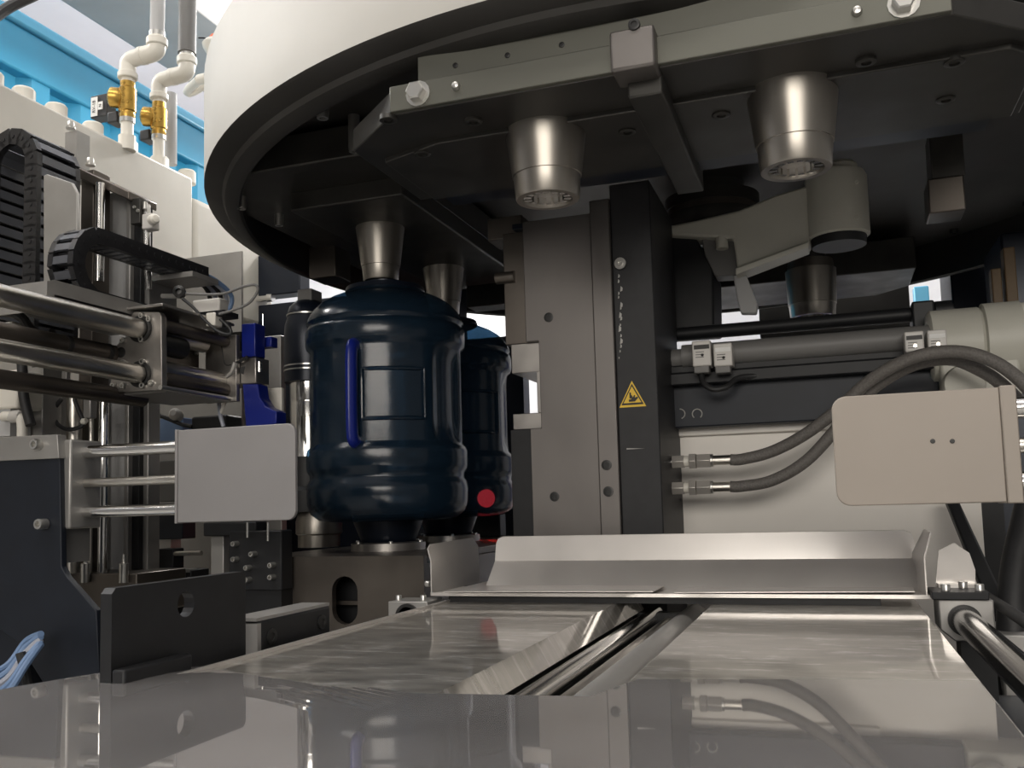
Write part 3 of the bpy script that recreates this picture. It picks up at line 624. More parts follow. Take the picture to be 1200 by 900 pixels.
# right-hand push plate
YR = .84
x0, x1 = AY(977, 525, YR).x, AY(1176, 525, YR).x; z0, z1 = AY(1080, 591, YR).z, AY(1080, 459, YR).z
rp = thing('push_plate', 'beige push plate with rounded corners in front of the grey hoses', 'push plate', ((x0+x1)/2, YR, z0), 'push plates facing each other')
build('plate', MB().prism([(x, YR, z) for x, z in rpoly(x0, x1, z0, z1, (.012, 0, 0, .012))], (0, .006, 0)), 'right_panel', rp, bevel=.001)
build('flange', MB().box(x1, x1+.012, YR-.002, YR+.05, z0-.001, z1+.001), 'right_panel', rp, bevel=.001)
for py, r, mt in ((478, .009, 'chrome'), (522, .0065, 'satin_rod'), (565, .009, 'chrome')):
    zz = AY(1195, py, YR+.025).z
    build('rod', MB().cyl((x1+.008, YR+.025, zz), (x1+.25, YR+.025, zz), r, n=28), mt, rp)
for px in (1093, 1116): bolt(rp, AY(px, 517, YR), NY, .002, .0004, 'black_bolt')
rb = thing('guide_bracket', 'aluminium guide block on a dark post holding the beige push plate rods', 'bracket', (x1+.24, YR+.02, 0))
build('guide_block', MB().box(x1+.20, x1+.26, YR-.01, YR+.06, z0-.01, z1+.01), 'aluminium', rb, bevel=.003)
build('post', MB().box(x1+.21, x1+.27, YR, YR+.05, 0, z0+.02), 'blue_black', rb, bevel=.003)

# ================================================================== right: back panel, cylinder, hoses
YB = 1.49
wp = thing('back_panel', 'pale painted sheet panel behind the two grey hoses', 'panel', (AY(950, 640, YB).x, YB, 1.0))
zq0, zq1 = 1.0, AY(950, 488, YB).z
mb = MB().sheet([(AY(776, 600, YB).x, YB, zq0), (AY(800, 600, YB).x, YB, zq0), (AY(960, 600, YB).x, YB+.004, zq0), (AY(1100, 600, YB).x, YB, zq0), (AY(1150, 600, YB).x, YB+.0, zq0)], (0, 0, zq1-zq0), .004)
build('sheet', mb, 'back_panel', wp)
build('top_fold', MB().box(AY(780, 500, YB).x, AY(1010, 500, YB).x, YB-.012, YB, zq1-.022, zq1), 'back_panel', wp, bevel=.002)
YD = 1.445
dp = thing('cylinder_plate', 'dark painted plate with two ring marks below the hydraulic cylinder', 'machine plate', (AY(900, 460, YD).x, YD, 1.0))
build('plate', fbox(770, 441, 1102, 494, YD, .04), 'blue_black', dp, bevel=.002)
build('strut', MB().box(AY(770, 460, YD).x, AY(779, 460, YD).x, YD, YD+.05, 1.0, AY(775, 440, YD).z), 'dark_paint', dp)
for px, gap in ((797, (PI*.75, 2.15*PI)), (817, (-.8, PI+.8))):
    c = AY(px, 485, YD-.001); pts = []
    a0, a1 = (-1.3, 1.6) if px == 797 else (-.9, 4.0)
    for k in range(15): a = a0+(a1-a0)*k/14; pts.append(c+Vector((math.cos(a)*.0075, 0, math.sin(a)*.0075)))
    build('ring_mark', MB().tube(pts, .0009, n=6, sub=1), 'scratch', dp)
YL = 1.435
hy = thing('hydraulic_cylinder', 'long grey hydraulic cylinder with a pale end cap and dark rail', 'cylinder', (AY(940, 410, YL).x, YL, 1.4))
ca, ce = AY(800, 415, YL), AY(1100, 398, YL); zc = (ca.z+ce.z)/2
build('barrel', MB().cyl((ca.x, YL, zc), (ce.x, YL, zc), .018, n=32), 'grey_plastic', hy)
build('rail', MB().box(AY(778, 430, YL).x, ce.x, YL-.012, YL+.04, zc-.046, zc-.027), 'dark_paint', hy, bevel=.002)
build('rail', MB().box(AY(778, 430, YL).x, ce.x, YL-.004, YL+.04, zc-.027, zc-.014), 'dark_paint', hy, bevel=.002)
build('gland', MB().cyl((AY(778, 420, YL).x, YL+.01, zc-.002), (ca.x+.01, YL+.01, zc-.002), .016, n=24), 'grey_plastic', hy)
ex = AY(1090, 415, YL).x
build('end_cap', MB().lathe((ex, YL+.03, zc-.012), [(.049, 0), (.055, .004), (.055, .067), (.052, .071), (.059, .073), (.059, .120), (.0005, .122)], axis=PX, n=48), 'arm_white', hy)
for a in (-70, -25, 20, 65, 110, 200, 245): 
    aa = math.radians(a); q = Vector((ex+.116, YL+.03-.045*math.cos(aa), zc-.012+.045*math.sin(aa)))
    build('tie_nut', MB().cyl(q, q+Vector((.023, 0, 0)), .0125, n=16), 'arm_white', hy, bevel=.002)
build('end_cover', MB().lathe((AY(1125, 462, YL).x, YL-.03, AY(1125, 455, YL).z), [(.027, 0), (.027, .02), (.025, .024), (.0005, .024)], axis=NY, n=32), 'arm_white', hy)
build('bracket_leg', MB().box(ex+.03, ex+.09, 1.50, 1.54, 1.0, zc-.03), 'dark_paint', hy)
build('end_bracket', MB().box(ex+.01, ex+.11, YL-.02, YL+.085, AY(1130, 484, YL).z, zc-.03), 'arm_white', hy, bevel=.004)
zr = (AY(790, 388, 1.52).z+AY(1100, 371, 1.52).z)/2
gr2 = thing('guide_rail_rod', 'black round guide rod above the grey hydraulic cylinder', 'rod', (AY(940, 380, 1.52).x, 1.52, zr-.02))
build('rod', MB().cyl((AY(760, 388, 1.52).x, 1.52, zr), (AY(1118, 372, 1.52).x, 1.52, zr), .0112, n=24), 'dark_paint', gr2)
build('clamp', fbox(1069, 352, 1096, 386, 1.495, .05), 'dark_paint', gr2, bevel=.003)
build('end_ring', MB().cyl((AY(1096, 372, 1.52).x, 1.52, zr), (AY(1116, 372, 1.52).x, 1.52, zr), .017, n=24), 'dark_paint', gr2)
def sensor(px0, py0, px1, py1, lab, lit):
    Ys = YL-.045
    c = AY((px0+px1)/2, (py0+py1)/2, Ys); t = thing('proximity_sensor', lab, 'sensor', (c.x, Ys, c.z-.02), 'limit sensors on the hydraulic cylinder')
    b = fbox(px0, py0, px1, py1-8, Ys, .03); build('body', b, 'offwhite_sensor', t, bevel=.002)
    build('connector', fbox(px0+2, py1-9, px1-2, py1, Ys+.003, .022), 'grey_plastic', t, bevel=.0015)
    build('label_strip', fbox(px0+2, py0+5, px1-2, py0+10, Ys-.0006, .001), 'sign_black' if 'strip' in lab else 'label_white', t, smooth=0)
    for k in range(3): build('label_line', fbox(px0+4, py0+13+k*3, px1-8, py0+14+k*3, Ys-.0005, .001), 'grey_plastic', t, smooth=0)
    bolt(t, AY((px0+px1)/2+1, py0+17, Ys), NY, .0022, .0012, 'white_led' if lit else 'black_bolt', name='indicator', kind='dome')
    build('mount', MB().box(c.x-.008, c.x+.008, Ys+.028, YL-.012, c.z-.012, c.z+.012), 'dark_paint', t)
sensor(811, 399, 833, 437, 'white sensor with a black label strip at the dark-rail end near the column', False)
sensor(836, 402, 858, 437, 'plain white sensor with an unlit dot nearer the column end of the cylinder', False)
sensor(1060, 388, 1083, 420, 'white sensor with a black label strip and lit dot by the pale end cap', True)
sensor(1087, 386, 1110, 418, 'plain white sensor with a lit dot beside the pale end cap', True)
tag(build('sensor_cable', MB().tube([AY(822, 436, YL-.03), AY(824, 448, YL-.04), AY(836, 456, YL-.045), AY(852, 453, YL-.04), AY(866, 443, YL-.02), AY(900, 440, YL-.005), AY(980, 436, YL-.005)], .0045), 'black_rubber'), 'black sensor cable looping below the two sensors near the column', 'cable')
# hose assemblies
def hose(py, pts, lab):
    Yh = YC+.09
    t = thing('hydraulic_hose', lab, 'hose', AY(800, py, Yh), 'hydraulic hoses from the column')
    z = AY(800, py, Yh).z; q = lambda px: Vector((AY(px, py, Yh).x, Yh, z))
    build('pipe_stub', MB().cyl(q(752), q(790), .0062, n=20), 'chrome', t)
    for a, b, r, mt, n in ((788, 802, .0105, 'fitting_steel', 6), (801, 809, .0080, 'white_plastic', 20), (808, 816, .0125, 'fitting_steel', 6), (817, 833, .0112, 'fitting_steel', 6), (833, 836, .0095, 'zinc', 20)):
        build('hex_nut' if n == 6 else 'seal', MB().cyl(q(a), q(b), r, n=n), mt, t, smooth=30, bevel=.0006)
    build('ferrule', MB().cyl(q(835), q(858), .0072, n=20), 'satin_rod', t)
    build('hose', MB().tube([q(856), q(870)]+[AY(x, y, Y) for x, y, Y in pts], .0085, n=14), 'grey_hose', t)
hose(541, [(905, 529, 1.385), (945, 508, 1.37), (985, 477, 1.35), (1022, 444, 1.33), (1070, 419, 1.31), (1120, 412, 1.30), (1165, 424, 1.29), (1205, 455, 1.28), (1260, 520, 1.27)], 'grey hydraulic hose arching highest over the beige push plate')
hose(572, [(905, 563, 1.39), (945, 540, 1.385), (985, 497, 1.375), (1020, 458, 1.36), (1065, 430, 1.345), (1110, 421, 1.335), (1145, 432, 1.33), (1180, 456, 1.32), (1240, 520, 1.31)], 'grey hydraulic hose running below the other into the column')
# strut and hoses on the far right
tag(build('diagonal_strut', MB().prism([AY(1108, 585, 1.42), AY(1123, 585, 1.42), AY(1196, 742, 1.30), AY(1172, 744, 1.30)], (0, .03, 0)), 'dark_paint', bevel=.003), 'black diagonal strut leaning in front of the pale sheet panel', 'strut')
tag(build('side_cabinet', MB().box(AY(1146, 600, 1.62).x, AY(1146, 600, 1.62).x+.8, 1.62, 1.87, 0, AY(1160, 470, 1.62).z), 'cavity_blue', bevel=.01), 'dark blue-black cabinet at the end of the pale sheet panel', 'cabinet')
tag(build('drain_hose', MB().tube([AY(1215, 560, 1.25), AY(1203, 610, 1.25), AY(1190, 670, 1.24), AY(1186, 742, 1.22), AY(1188, 830, 1.2)], .017, n=14), 'black_rubber'), 'thick black hose curving down beside the bearing block', 'hose')
tag(build('side_bracket', MB().box(AY(1172, 750, 1.18).x, AY(1172, 750, 1.18).x+.2, 1.18, 1.3, 1.0, AY(1190, 744, 1.18).z), 'aluminium', bevel=.003), 'pale bracket plate below the thick black hose', 'bracket')

# white swing arm under the turret
YA = 1.47
sa = thing('swing_arm', 'off-white cast swing arm with an upright cylinder at its end', 'machine arm', (AY(981, 275, YA).x, YA, AY(981, 275, YA).z))
ac = AY(981, 235, YA); ra = S(37, YA, ac.x); zz = lambda py: AY(981, py, YA).z
build('cylinder', MB().lathe((ac.x, YA+ra, 0), [(ra-.003, zz(270)), (ra, zz(268)), (ra, zz(199)), (ra-.004, zz(193)), (ra*.5, zz(192))], n=48), 'arm_white', sa)
build('cap', MB().lathe((ac.x+.008, YA+ra, 0), [(ra*.55, zz(196)), (ra*.55, zz(184)), (ra*.45, zz(180)), (.0003, zz(179))], n=32), 'arm_white', sa)
build('socket', MB().lathe((ac.x, YA+ra, 0), [(ra*.86, zz(280)), (ra*.9, zz(266))], n=32), 'dark_paint', sa)
for py in (213, 255): bolt(sa, AY(1004, py, YA+.008), NY, .003, .002, 'arm_white')
build('arm', fpoly([(779, 265), (815, 258), (866, 246), (909, 228), (950, 216), (950, 284), (864, 314), (859, 279), (817, 277), (782, 275)], YA+.03, .06), 'arm_white', sa, bevel=.004)
build('lower_flange', MB().prism([AY(862, 314, YA+.012), AY(948, 283, YA+.012), AY(948, 289, YA+.012), AY(862, 322, YA+.012)], (0, .05, 0)), 'arm_white', sa, bevel=.002)
build('boss', MB().lathe((AY(845, 280, YA+.03).x, YA+.04, AY(845, 290, YA+.03).z), [(.010, 0), (.010, .03)], n=20), 'arm_white', sa)
build('web', fpoly([(822, 277), (862, 277), (866, 300), (874, 322), (838, 324), (826, 300)], YA+.05, .04), 'grey_plastic', sa, bevel=.002)
build('link_plate', fpoly([(859, 323), (874, 321), (888, 356), (886, 367), (868, 367), (864, 352)], YA+.04, .02), 'duct_grey', sa, bevel=.002)
db = thing('drive_box', 'black drive box with a sloped corner behind the painted upright', 'machine box', (AY(800, 380, 1.5).x, 1.55, AY(800, 388, 1.5).z))
build('casing', fpoly([(752, 277), (813, 274), (836, 315), (837, 384), (752, 390)], 1.52, .12), 'dark_paint', db, bevel=.004)
build('marker', fbox(768, 314, 771, 326, 1.519, .002), 'label_white', db, smooth=0)
build('stand', fbox(752, 386, 775, 640, 1.55, .06), 'dark_paint', db)
# tall dark frame and rear things on the right
rf = thing('portal_frame', 'tall dark portal frame standing behind the turret on the end cap side', 'frame', (AY(1130, 300, 2.3).x, 2.3, 0))
build('upright', MB().box(AY(1112, 300, 2.3).x, AY(1162, 300, 2.3).x, 2.3, 2.5, 0, 2.6), 'cavity_blue', rf, bevel=.004)
build('upright', MB().box(AY(1174, 300, 1.9).x, AY(1260, 300, 1.9).x, 1.9, 2.1, 0, zl-.01), 'cavity_blue', rf, bevel=.004)
build('cross_beam', MB().box(AY(760, 340, 2.45).x, AY(1068, 340, 2.45).x, 2.60, 2.7, AY(900, 350, 2.6).z, AY(900, 290, 2.6).z), 'cavity_blue', rf, bevel=.004)
build('side_beam', MB().box(AY(890, 380, 2.6).x, AY(1068, 380, 2.6).x, 2.60, 2.7, AY(1000, 388, 2.6).z, AY(1000, 330, 2.6).z), 'turret_ring', rf, bevel=.004)
for px0, px1, a, b in ((1176, 1190, 290, 330), (1160, 1172, 315, 345)):
    tag(build('wooden_post', MB().box(AY(px0, 300, 1.85).x, AY(px1, 300, 1.85).x, 1.85, 1.88, AY(px0, 440, 1.85).z, AY(px0, a, 1.85).z), 'wood_tan', bevel=.002), 'taller tan post beside the dark frame' if px0 == 1176 else 'shorter tan post beside the dark frame', 'post', 'tan posts by the frame')
lwl = AY(900, 380, 4.4)
tag(build('blue_crate', MB().box(AY(925, 390, 3.2).x, AY(992, 390, 3.2).x, 3.2, 3.6, 1.0, AY(950, 383, 3.2).z).box(AY(925, 390, 3.2).x+.05, AY(992, 390, 3.2).x-.05, 3.25, 3.55, 0, 1.01), 'blue_plastic', bevel=.01), 'blue plastic crate standing behind the turret', 'crate')
tag(build('blue_door', MB().box(AY(1072, 360, 3.6).x, AY(1090, 360, 3.6).x, 3.6, 3.65, 0, AY(1080, 335, 3.6).z), 'container_rail', bevel=.005), 'light blue door seen far behind the dark frame', 'door')

# ================================================================== left: white beam, valves
XW = -1.40; zw = AX(120, 156, XW).z
wb = thing('white_beam', 'long white painted machine beam with round caps along its top', 'machine beam', (XW-.25, 1.6, 1.2))
yw1 = AX(226, 240, XW).y
build('body', MB().box(XW-.32, XW, .70, yw1, AX(200, 290, XW).z-.10, zw), 'white_paint', wb, bevel=.006)
build('end_block', MB().prism([(XW-.32, yw1, zw-.04), (XW+.001, yw1, zw-.04), (XW+.001, yw1, zw-.32), (XW-.32, yw1, zw-.32)], (0, .34, 0)), 'white_paint', wb, bevel=.02)
build('lower_body', MB().box(XW-.30, XW-.02, .72, yw1+.3, 1.1, AX(200, 290, XW).z-.08), 'white_paint', wb, bevel=.004)
for yy in (.9, 1.9): build('leg', MB().box(XW-.30, XW-.1, yy, yy+.2, 0, 1.12), 'white_paint', wb)
for px, py in ((-10, 92), (28, 104), (66, 124), (109, 147), (150, 166), (187, 182), (219, 200)):
    p = AX(px, py, XW-.035); q = Vector((XW-.035, p.y, zw))
    build('cap', MB().lathe(q, [(.021, -.002), (.021, .026), (.018, .030), (.0004, .030)], n=28), 'white_plastic', wb)
# two valve lines rising from the beam
def valve_line(Y, base, bt, bb, el, tee, top, lab, pipe_mt, grey):
    p = AY(base[0], base[1], Y); t = thing('valve_line', lab, 'valve', (p.x, Y, zw), 'valve lines on the white beam')
    x = p.x; zq = lambda py: AY(base[0], py, Y).z; s = S(1, Y, x)
    build('union', MB().lathe((x, Y, zw), [(.018, -.01), (.018, .022), (.013, .024), (.013, zq(bb)-zw+.004)], n=24), 'white_plastic', t)
    build('clamp_ring', MB().lathe((x, Y, zq(bb)-.012), [(.016, 0), (.016, .010)], n=24), 'zinc', t)
    vb = build('brass_body', MB().lathe((x, Y, zq(bb)), [(.0145, -.004), (.0165, .004), (.0155, .012), (.0185, .014), (.0185, zq(bt)-zq(bb)-.016), (.0155, zq(bt)-zq(bb)-.012), (.0155, zq(bt)-zq(bb))], n=20), 'brass', t)
    zm = zq((bt+bb)/2)
    build('side_port', MB().lathe((x-.008, Y-.002, zm+.004), [(.016, 0), (.022, .010), (.022, .026), (.016, .031), (.0003, .031)], axis=(-.9, -.4, .1), n=20), 'brass', vb)
    build('rib', MB().tube([(x+.004, Y-.0135, zm+.014), (x+.012, Y-.0125, zm-.014)], .003, n=8, sub=1), 'brass', vb)
    ex_, ey = AY(el[0], el[1], Y).x, AY(el[0], el[1], Y).z
    tx, tz = AY(tee[0], tee[1], Y).x, AY(tee[0], tee[1], Y).z
    zel = ey
    build('nipple', MB().lathe((x, Y, zq(bt)-.002), [(.014, 0), (.014, zel-zq(bt))], n=20), 'white_plastic', t)
    build('elbow', MB().tube([(x, Y, zq(bt)+.010), (x, Y, zel-.010), (x+.005, Y, zel-.001), (x+.014, Y, zel+.003), (x+(tx-x)*.5, Y, zel+.005)], .0175, n=16, sub=5), 'white_plastic', t)
    build('elbow', MB().tube([(x+(tx-x)*.5, Y, zel+.005), (tx-.014, Y, zel+.006), (tx-.004, Y, zel+.010), (tx, Y, zel+.02), (tx, Y, tz)], .0190, n=16, sub=5), 'white_plastic', t)
    build('coupling', MB().lathe((x+(tx-x)*.5-.004, Y, zel+.005), [(.0195, 0), (.0195, .010)], axis=PX, n=20), 'white_plastic', t)
    build('socket_collar', MB().lathe((x, Y, zq(bt)+.008), [(.0195, 0), (.021, .002), (.021, .012), (.0195, .014)], n=20), 'white_plastic', t)
    build('socket_collar', MB().lathe((tx, Y, tz-.020), [(.021, 0), (.0225, .002), (.0225, .015), (.021, .017)], n=20), 'white_plastic', t)
    build('hose_clamp', MB().lathe((tx, Y, tz-.003), [(.017, 0), (.017, .014)], n=20), 'zinc', t)
    build('riser_pipe', MB().cyl((tx, Y, tz+.006), (tx-.006, Y+.01, AY(top[0], top[1], Y).z), grey, n=20), pipe_mt, t)
    cb_ = build('coil', MB().box(x-.052, x-.024, Y-.004, Y+.03, zm-.045, zm-.020), 'black_rubber', t, bevel=.003)
    build('coil_stem', MB().cyl((x-.03, Y+.005, zm-.04), (x-.004, Y+.004, zm-.024), .006, n=12), 'black_bolt', t)
    return t, x, zm
t1, vx, vz = valve_line(1.57, (149, 160), 97, 138, (149, 72), (184, 44), (184, -30), 'brass valve line with a white printed coil label and pale riser pipe', 'duct_grey', .0155)
t2, _, _ = valve_line(1.70, (186, 176), 121, 158, (186, 96), (219, 66), (211, -30), 'brass valve line with a thick dark grey riser hose', 'grey_plastic', .0205)
ch = build('coil_head', fbox(106, 111, 125, 137, 1.60, .03), 'black_rubber', t1, bevel=.002)
lab_ = build('printed_label', fbox(106.5, 114, 114, 136, 1.5985, .002), 'label_white', t1, smooth=0)
lab2 = build('printed_label', fbox(114.5, 119, 120, 128, 1.5985, .002), 'label_white', t1, smooth=0)
def text_mesh(txt, centre, size, rot_y, parent, mt, nm='lettering'):
    c = bpy.data.curves.new(nm, 'FONT'); c.body = txt; c.size = size; c.align_x = 'CENTER'; c.align_y = 'CENTER'; c.extrude = .0002
    o = bpy.data.objects.new(nm, c); COL.objects.link(o); dg = bpy.context.evaluated_depsgraph_get()
    me = bpy.data.meshes.new_from_object(o.evaluated_get(dg)); bpy.data.objects.remove(o); bpy.data.curves.remove(c)
    me.transform(Matrix.Rotation(rot_y, 4, 'Y') @ Matrix.Rotation(PI/2, 4, 'X')); me.materials.clear(); me.materials.append(MATS[mt])
    o = bpy.data.objects.new(nm, me); COL.objects.link(o); o.location = Vector(centre)-world_loc(parent); o.parent = parent; return o
text_mesh('RV-18', AY(110, 125, 1.5980), .0115, -PI/2, lab_, 'sign_black')
text_mesh('N', AY(117.3, 123.5, 1.5980), .010, -PI/2, lab2, 'sign_black')
tag(build('grey_conduit', MB().cyl(AY(200, 193, 1.78), AY(200, 110, 1.78), .0145, n=20), 'duct_grey'), 'pale grey vertical conduit behind the second brass valve', 'pipe')
fm = thing('flow_fitting', 'white plastic pipe fitting with an orange cap above the turret rim', 'pipe fitting', AY(252, 80, 1.9))
c = AY(252, 55, 1.9)
build('head', MB().lathe(c, [(.014, -.03), (.020, -.02), (.030, -.004), (.032, .006), (.024, .016), (.0003, .018)], n=28), 'white_plastic', fm)
build('cap', MB().lathe(c+Vector((.004, 0, .017)), [(.018, -.004), (.018, .006), (.014, .012), (.0003, .012)], n=20), 'orange_plastic', fm)
build('pipe', MB().tube([c+Vector((.012, 0, 0)), c+Vector((.03, 0, -.03)), c+Vector((.03, 0, -.06)), c+Vector((.01, 0, -.075)), c+Vector((-.05, 0, -.078))], .013, n=14), 'white_plastic', fm)
build('union_ring', MB().lathe(c+Vector((-.02, 0, -.0775)), [(.019, 0), (.019, .014)], axis=PX, n=8), 'duct_grey', fm)
build('wire', MB().tube([c+Vector((-.004, 0, .02)), c+Vector((-.02, 0, .012)), c+Vector((-.028, 0, .028)), c+Vector((-.05, 0, .034))], .0022, n=8), 'black_rubber', fm)
build('feed_pipe', MB().tube([c+Vector((-.05, 0, -.078)), c+Vector((-.12, .05, -.08)), Vector((-1.40, 1.95, c.z-.08)), Vector((-1.46, 1.97, zw-.02))], .011, n=12), 'white_plastic', fm)

# ================================================================== left: gantry with rails, carriage and cable chains
XR = -1.00
fr = thing('gantry_frame', 'upright aluminium gantry frame with vertical chrome rods behind the cable chains', 'frame', (-1.15, 1.25, 0))
YF = 1.25
def vbar(px0, px1, y0, y1, Y, mt, nm='upright', d=.03, zb0=None):
    mb = fbox(px0, y0, px1, y1, Y, d)
    if zb0 is not None:
        zmn = min(v.z for v in mb.v)
        for v in mb.v:
            if v.z == zmn: v.z = zb0
    return build(nm, mb, mt, fr, bevel=.0015)
vbar(28, 40, 185, 352, 1.205, 'aluminium', 'post', .05, .9)
build('cover_plate', fpoly([(51, 340), (51, 206), (55, 204), (84, 214), (90, 226), (90, 340)], 1.098, .006), 'aluminium', fr, bevel=.001)
vbar(92, 107, 200, 690, YF, 'brown_steel', d=.04, zb0=.9)
vbar(125, 147, 225, 690, YF+.05, 'duct_grey', 'backing_plate', .01, .9)
vbar(146, 151, 228, 690, YF+.03, 'aluminium', d=.03, zb0=.9)
vbar(153, 164, 231, 690, YF+.04, 'dark_paint', d=.03, zb0=.9)
vbar(167, 174, 300, 690, YF+.05, 'aluminium', d=.03, zb0=.9)
build('top_beam', MB().prism([AY(90, 195, YF-.01), AY(151, 224, YF-.01), AY(151, 234, YF-.01), AY(90, 208, YF-.01)], (0, .07, 0)), 'brown_steel', fr, bevel=.002)
for px, r, mt, y0, y1 in ((117, .0075, 'chrome', 215, 330), (121, .0078, 'chrome', 455, 672), (86, .0125, 'satin_rod', 455, 690), (106, .004, 'satin_rod', 480, 690)):
    a, b = AY(px, (y0+y1)/2, YF-.02), AY(px, y0, YF-.02).z
    build('vertical_rod', MB().cyl((a.x, YF-.02, AY(px, y1, YF-.02).z-(.1 if y1 > 600 else 0)), (a.x, YF-.02, b), r, n=24), mt, fr)
build('rod_foot', fbox(72, 672, 160, 720, YF-.04, .12), 'brown_steel', fr, bevel=.002)
build('clamp_plate', fbox(153, 232, 164, 262, YF, .02), 'turret_steel', fr, bevel=.001)
for px, py in ((158, 243), (162, 247)): bolt(fr, AY(px, py, YF), NY, .003, .003)
for px in (100, 145): 
    p = AY(px, 668, YF-.045); build('spring_pin', MB().lathe(p, [(.0075, -.02), (.0075, .01), (.003, .012), (.002, .025)], n=16), 'zinc', fr)
for px, py in ((83, 150), (106, 193)):
    p = AY(px, py, YF); bolt(fr, p, (0, 0, 1), .006, .012, 'zinc', kind='hex')
build('bolt_bracket', fbox(76, 154, 90, 210, YF, .03), 'aluminium', fr)
build('base', MB().box(-1.35, -1.0, 1.15, 1.4, 0, .95), 'grey_plastic', fr, bevel=.005)
vbar(35, 50, 430, 520, 1.17, 'aluminium', 'post', .04, .9)
vbar(50, 78, 340, 520, 1.26, 'aluminium', 'backing_plate', .01)
# fitting on the upright
p = AY(172, 255, YF+.02)
ft = thing('air_fitting', 'small white and chrome air fitting on the gantry upright', 'fitting', p)
build('body', fbox(166, 250, 178, 268, YF+.0, .02), 'offwhite_sensor', ft, bevel=.002)
build('knob', MB().lathe(AY(178, 258, YF), [(.009, 0), (.009, .01), (.006, .014), (.0003, .015)], axis=(1, -.4, 0), n=20), 'white_plastic', ft)
build('tube', MB().tube([AY(172, 240, YF+.01), AY(172, 300, YF+.01), AY(175, 340, YF+.01)], .006, n=12, sub=1), 'chrome', ft)
build('bolt_head', MB().lathe(AY(170, 242, YF), [(.004, -.005), (.004, .008)], n=12), 'zinc', ft)
# rails
def rail(px0, py0, px1, py1, r, lab, mt='satin_rod', ext=.25):
    a, b = AX(px0, py0, XR), AX(px1, py1, XR); z = (a.z+b.z)/2
    o = build('linear_rail', MB().cyl((XR, a.y-ext, z), (XR, b.y+.16, z), r, n=32), mt, loc=(XR, b.y, z-r)); tag(o, lab, 'rail', 'linear rails through the carriage'); return z
zr1 = rail(0, 348, 160, 383, .0150, 'upper polished linear rail running into the bolted carriage plate')
zr2 = rail(0, 411, 160, 437, .0145, 'lower polished linear rail running into the bolted carriage plate')
for dz, x_, lab in ((-.034, XR-.055, 'dull rear rail tied with black straps below the upper polished rail'), (-.028, XR-.055, 'dull rear rail just below the lower polished rail')):
    z = (zr1 if 'upper' in lab else zr2)+dz
    o = build('linear_rail', MB().cyl((x_, .6, z), (x_, 1.22, z), .0135, n=24), 'brown_steel', loc=(x_, 1.0, z-.0135)); tag(o, lab, 'rail', 'linear rails through the carriage')
    if 'straps' in lab:
        for px in (74, 122):
            yy = AX(px, 388, x_).y; build('cable_tie', MB().lathe((x_, yy, z), [(.0145, 0), (.0145, .008)], axis=(0, 1, 0), n=20), 'black_rubber', o)
# carriage
ycf = AX(165, 410, XR).y
ca_ = thing('rail_carriage', 'steel carriage of two bolted end plates riding on the polished rails', 'carriage', (XR, ycf+.1, zr2-.04))
cx = lambda px: AY(px, 410, ycf).x; cz = lambda py: AY(165, py, ycf).z
fp = [(cx(140), cz(398)), (cx(150), cz(392)), (cx(153), cz(368)), (cx(157), cz(364)), (cx(186), cz(368)), (cx(189), cz(373)), (cx(190), cz(455)), (cx(186), cz(459)), (cx(130), cz(457)), (cx(130), cz(410))]
build('front_plate', MB().prism([(x, ycf, z) for x, z in fp], (0, .012, 0)), 'light_steel', ca_, bevel=.001)
for zz_, r in ((zr1, .015), (zr2, .0145)):
    build('bearing', MB().lathe((XR, ycf-.004, zz_), [(r+.006, 0), (r+.006, .006), (r+.001, .006), (r+.001, 0)], axis=(0, 1, 0), n=32), 'black_bolt', ca_)
for px, py in ((167, 370), (176, 374), (145, 399), (167, 398), (145, 425), (168, 424), (134, 452), (145, 452), (168, 452), (178, 449)):
    bolt(ca_, AY(px, py, ycf), NY, .0048, .005, 'zinc')
bolt(ca_, AY(142, 413, ycf), NY, .0085, .001, 'black_bolt')
yc2 = AX(247, 425, XR).y
build('rear_plate', MB().box(cx(158), cx(190)+.012, yc2, yc2+.010, cz(460), cz(374)), 'light_steel', ca_, bevel=.001)
build('bottom_plate', MB().box(cx(118), cx(189), ycf+.012, yc2, cz(460), cz(456)), 'aluminium', ca_)
build('back_plate', MB().box(cx(148), cx(150), ycf+.012, yc2, cz(456), cz(372)), 'brown_steel', ca_)
for px, py in ((200, 455), (212, 457), (226, 459)): bolt(ca_, AX(px, py, cx(189)), PX, .0025, .002)
for zz_, r, mt in ((zr1+.006, .010, 'brown_steel'), (zr1-.022, .017, 'black_bolt'), (zr2+.010, .013, 'satin_rod'), (zr2-.008, .011, 'brown_steel')):
    build('shaft', MB().cyl((XR+.03 if r < .012 else XR+.02, ycf+.012, zz_), (XR+.03 if r < .012 else XR+.02, yc2 if r != .017 else ycf+.07, zz_), r, n=24), mt, ca_)
for px, py in ((209, 414), (230, 414), (231, 438)): bolt(ca_, AX(px, py, cx(150)+.003), PX, .003, .003)
build('tie_rod', MB().cyl((cx(189), ycf-.002, cz(456)), (cx(189), yc2, cz(456)), .004, n=12), 'zinc', ca_)
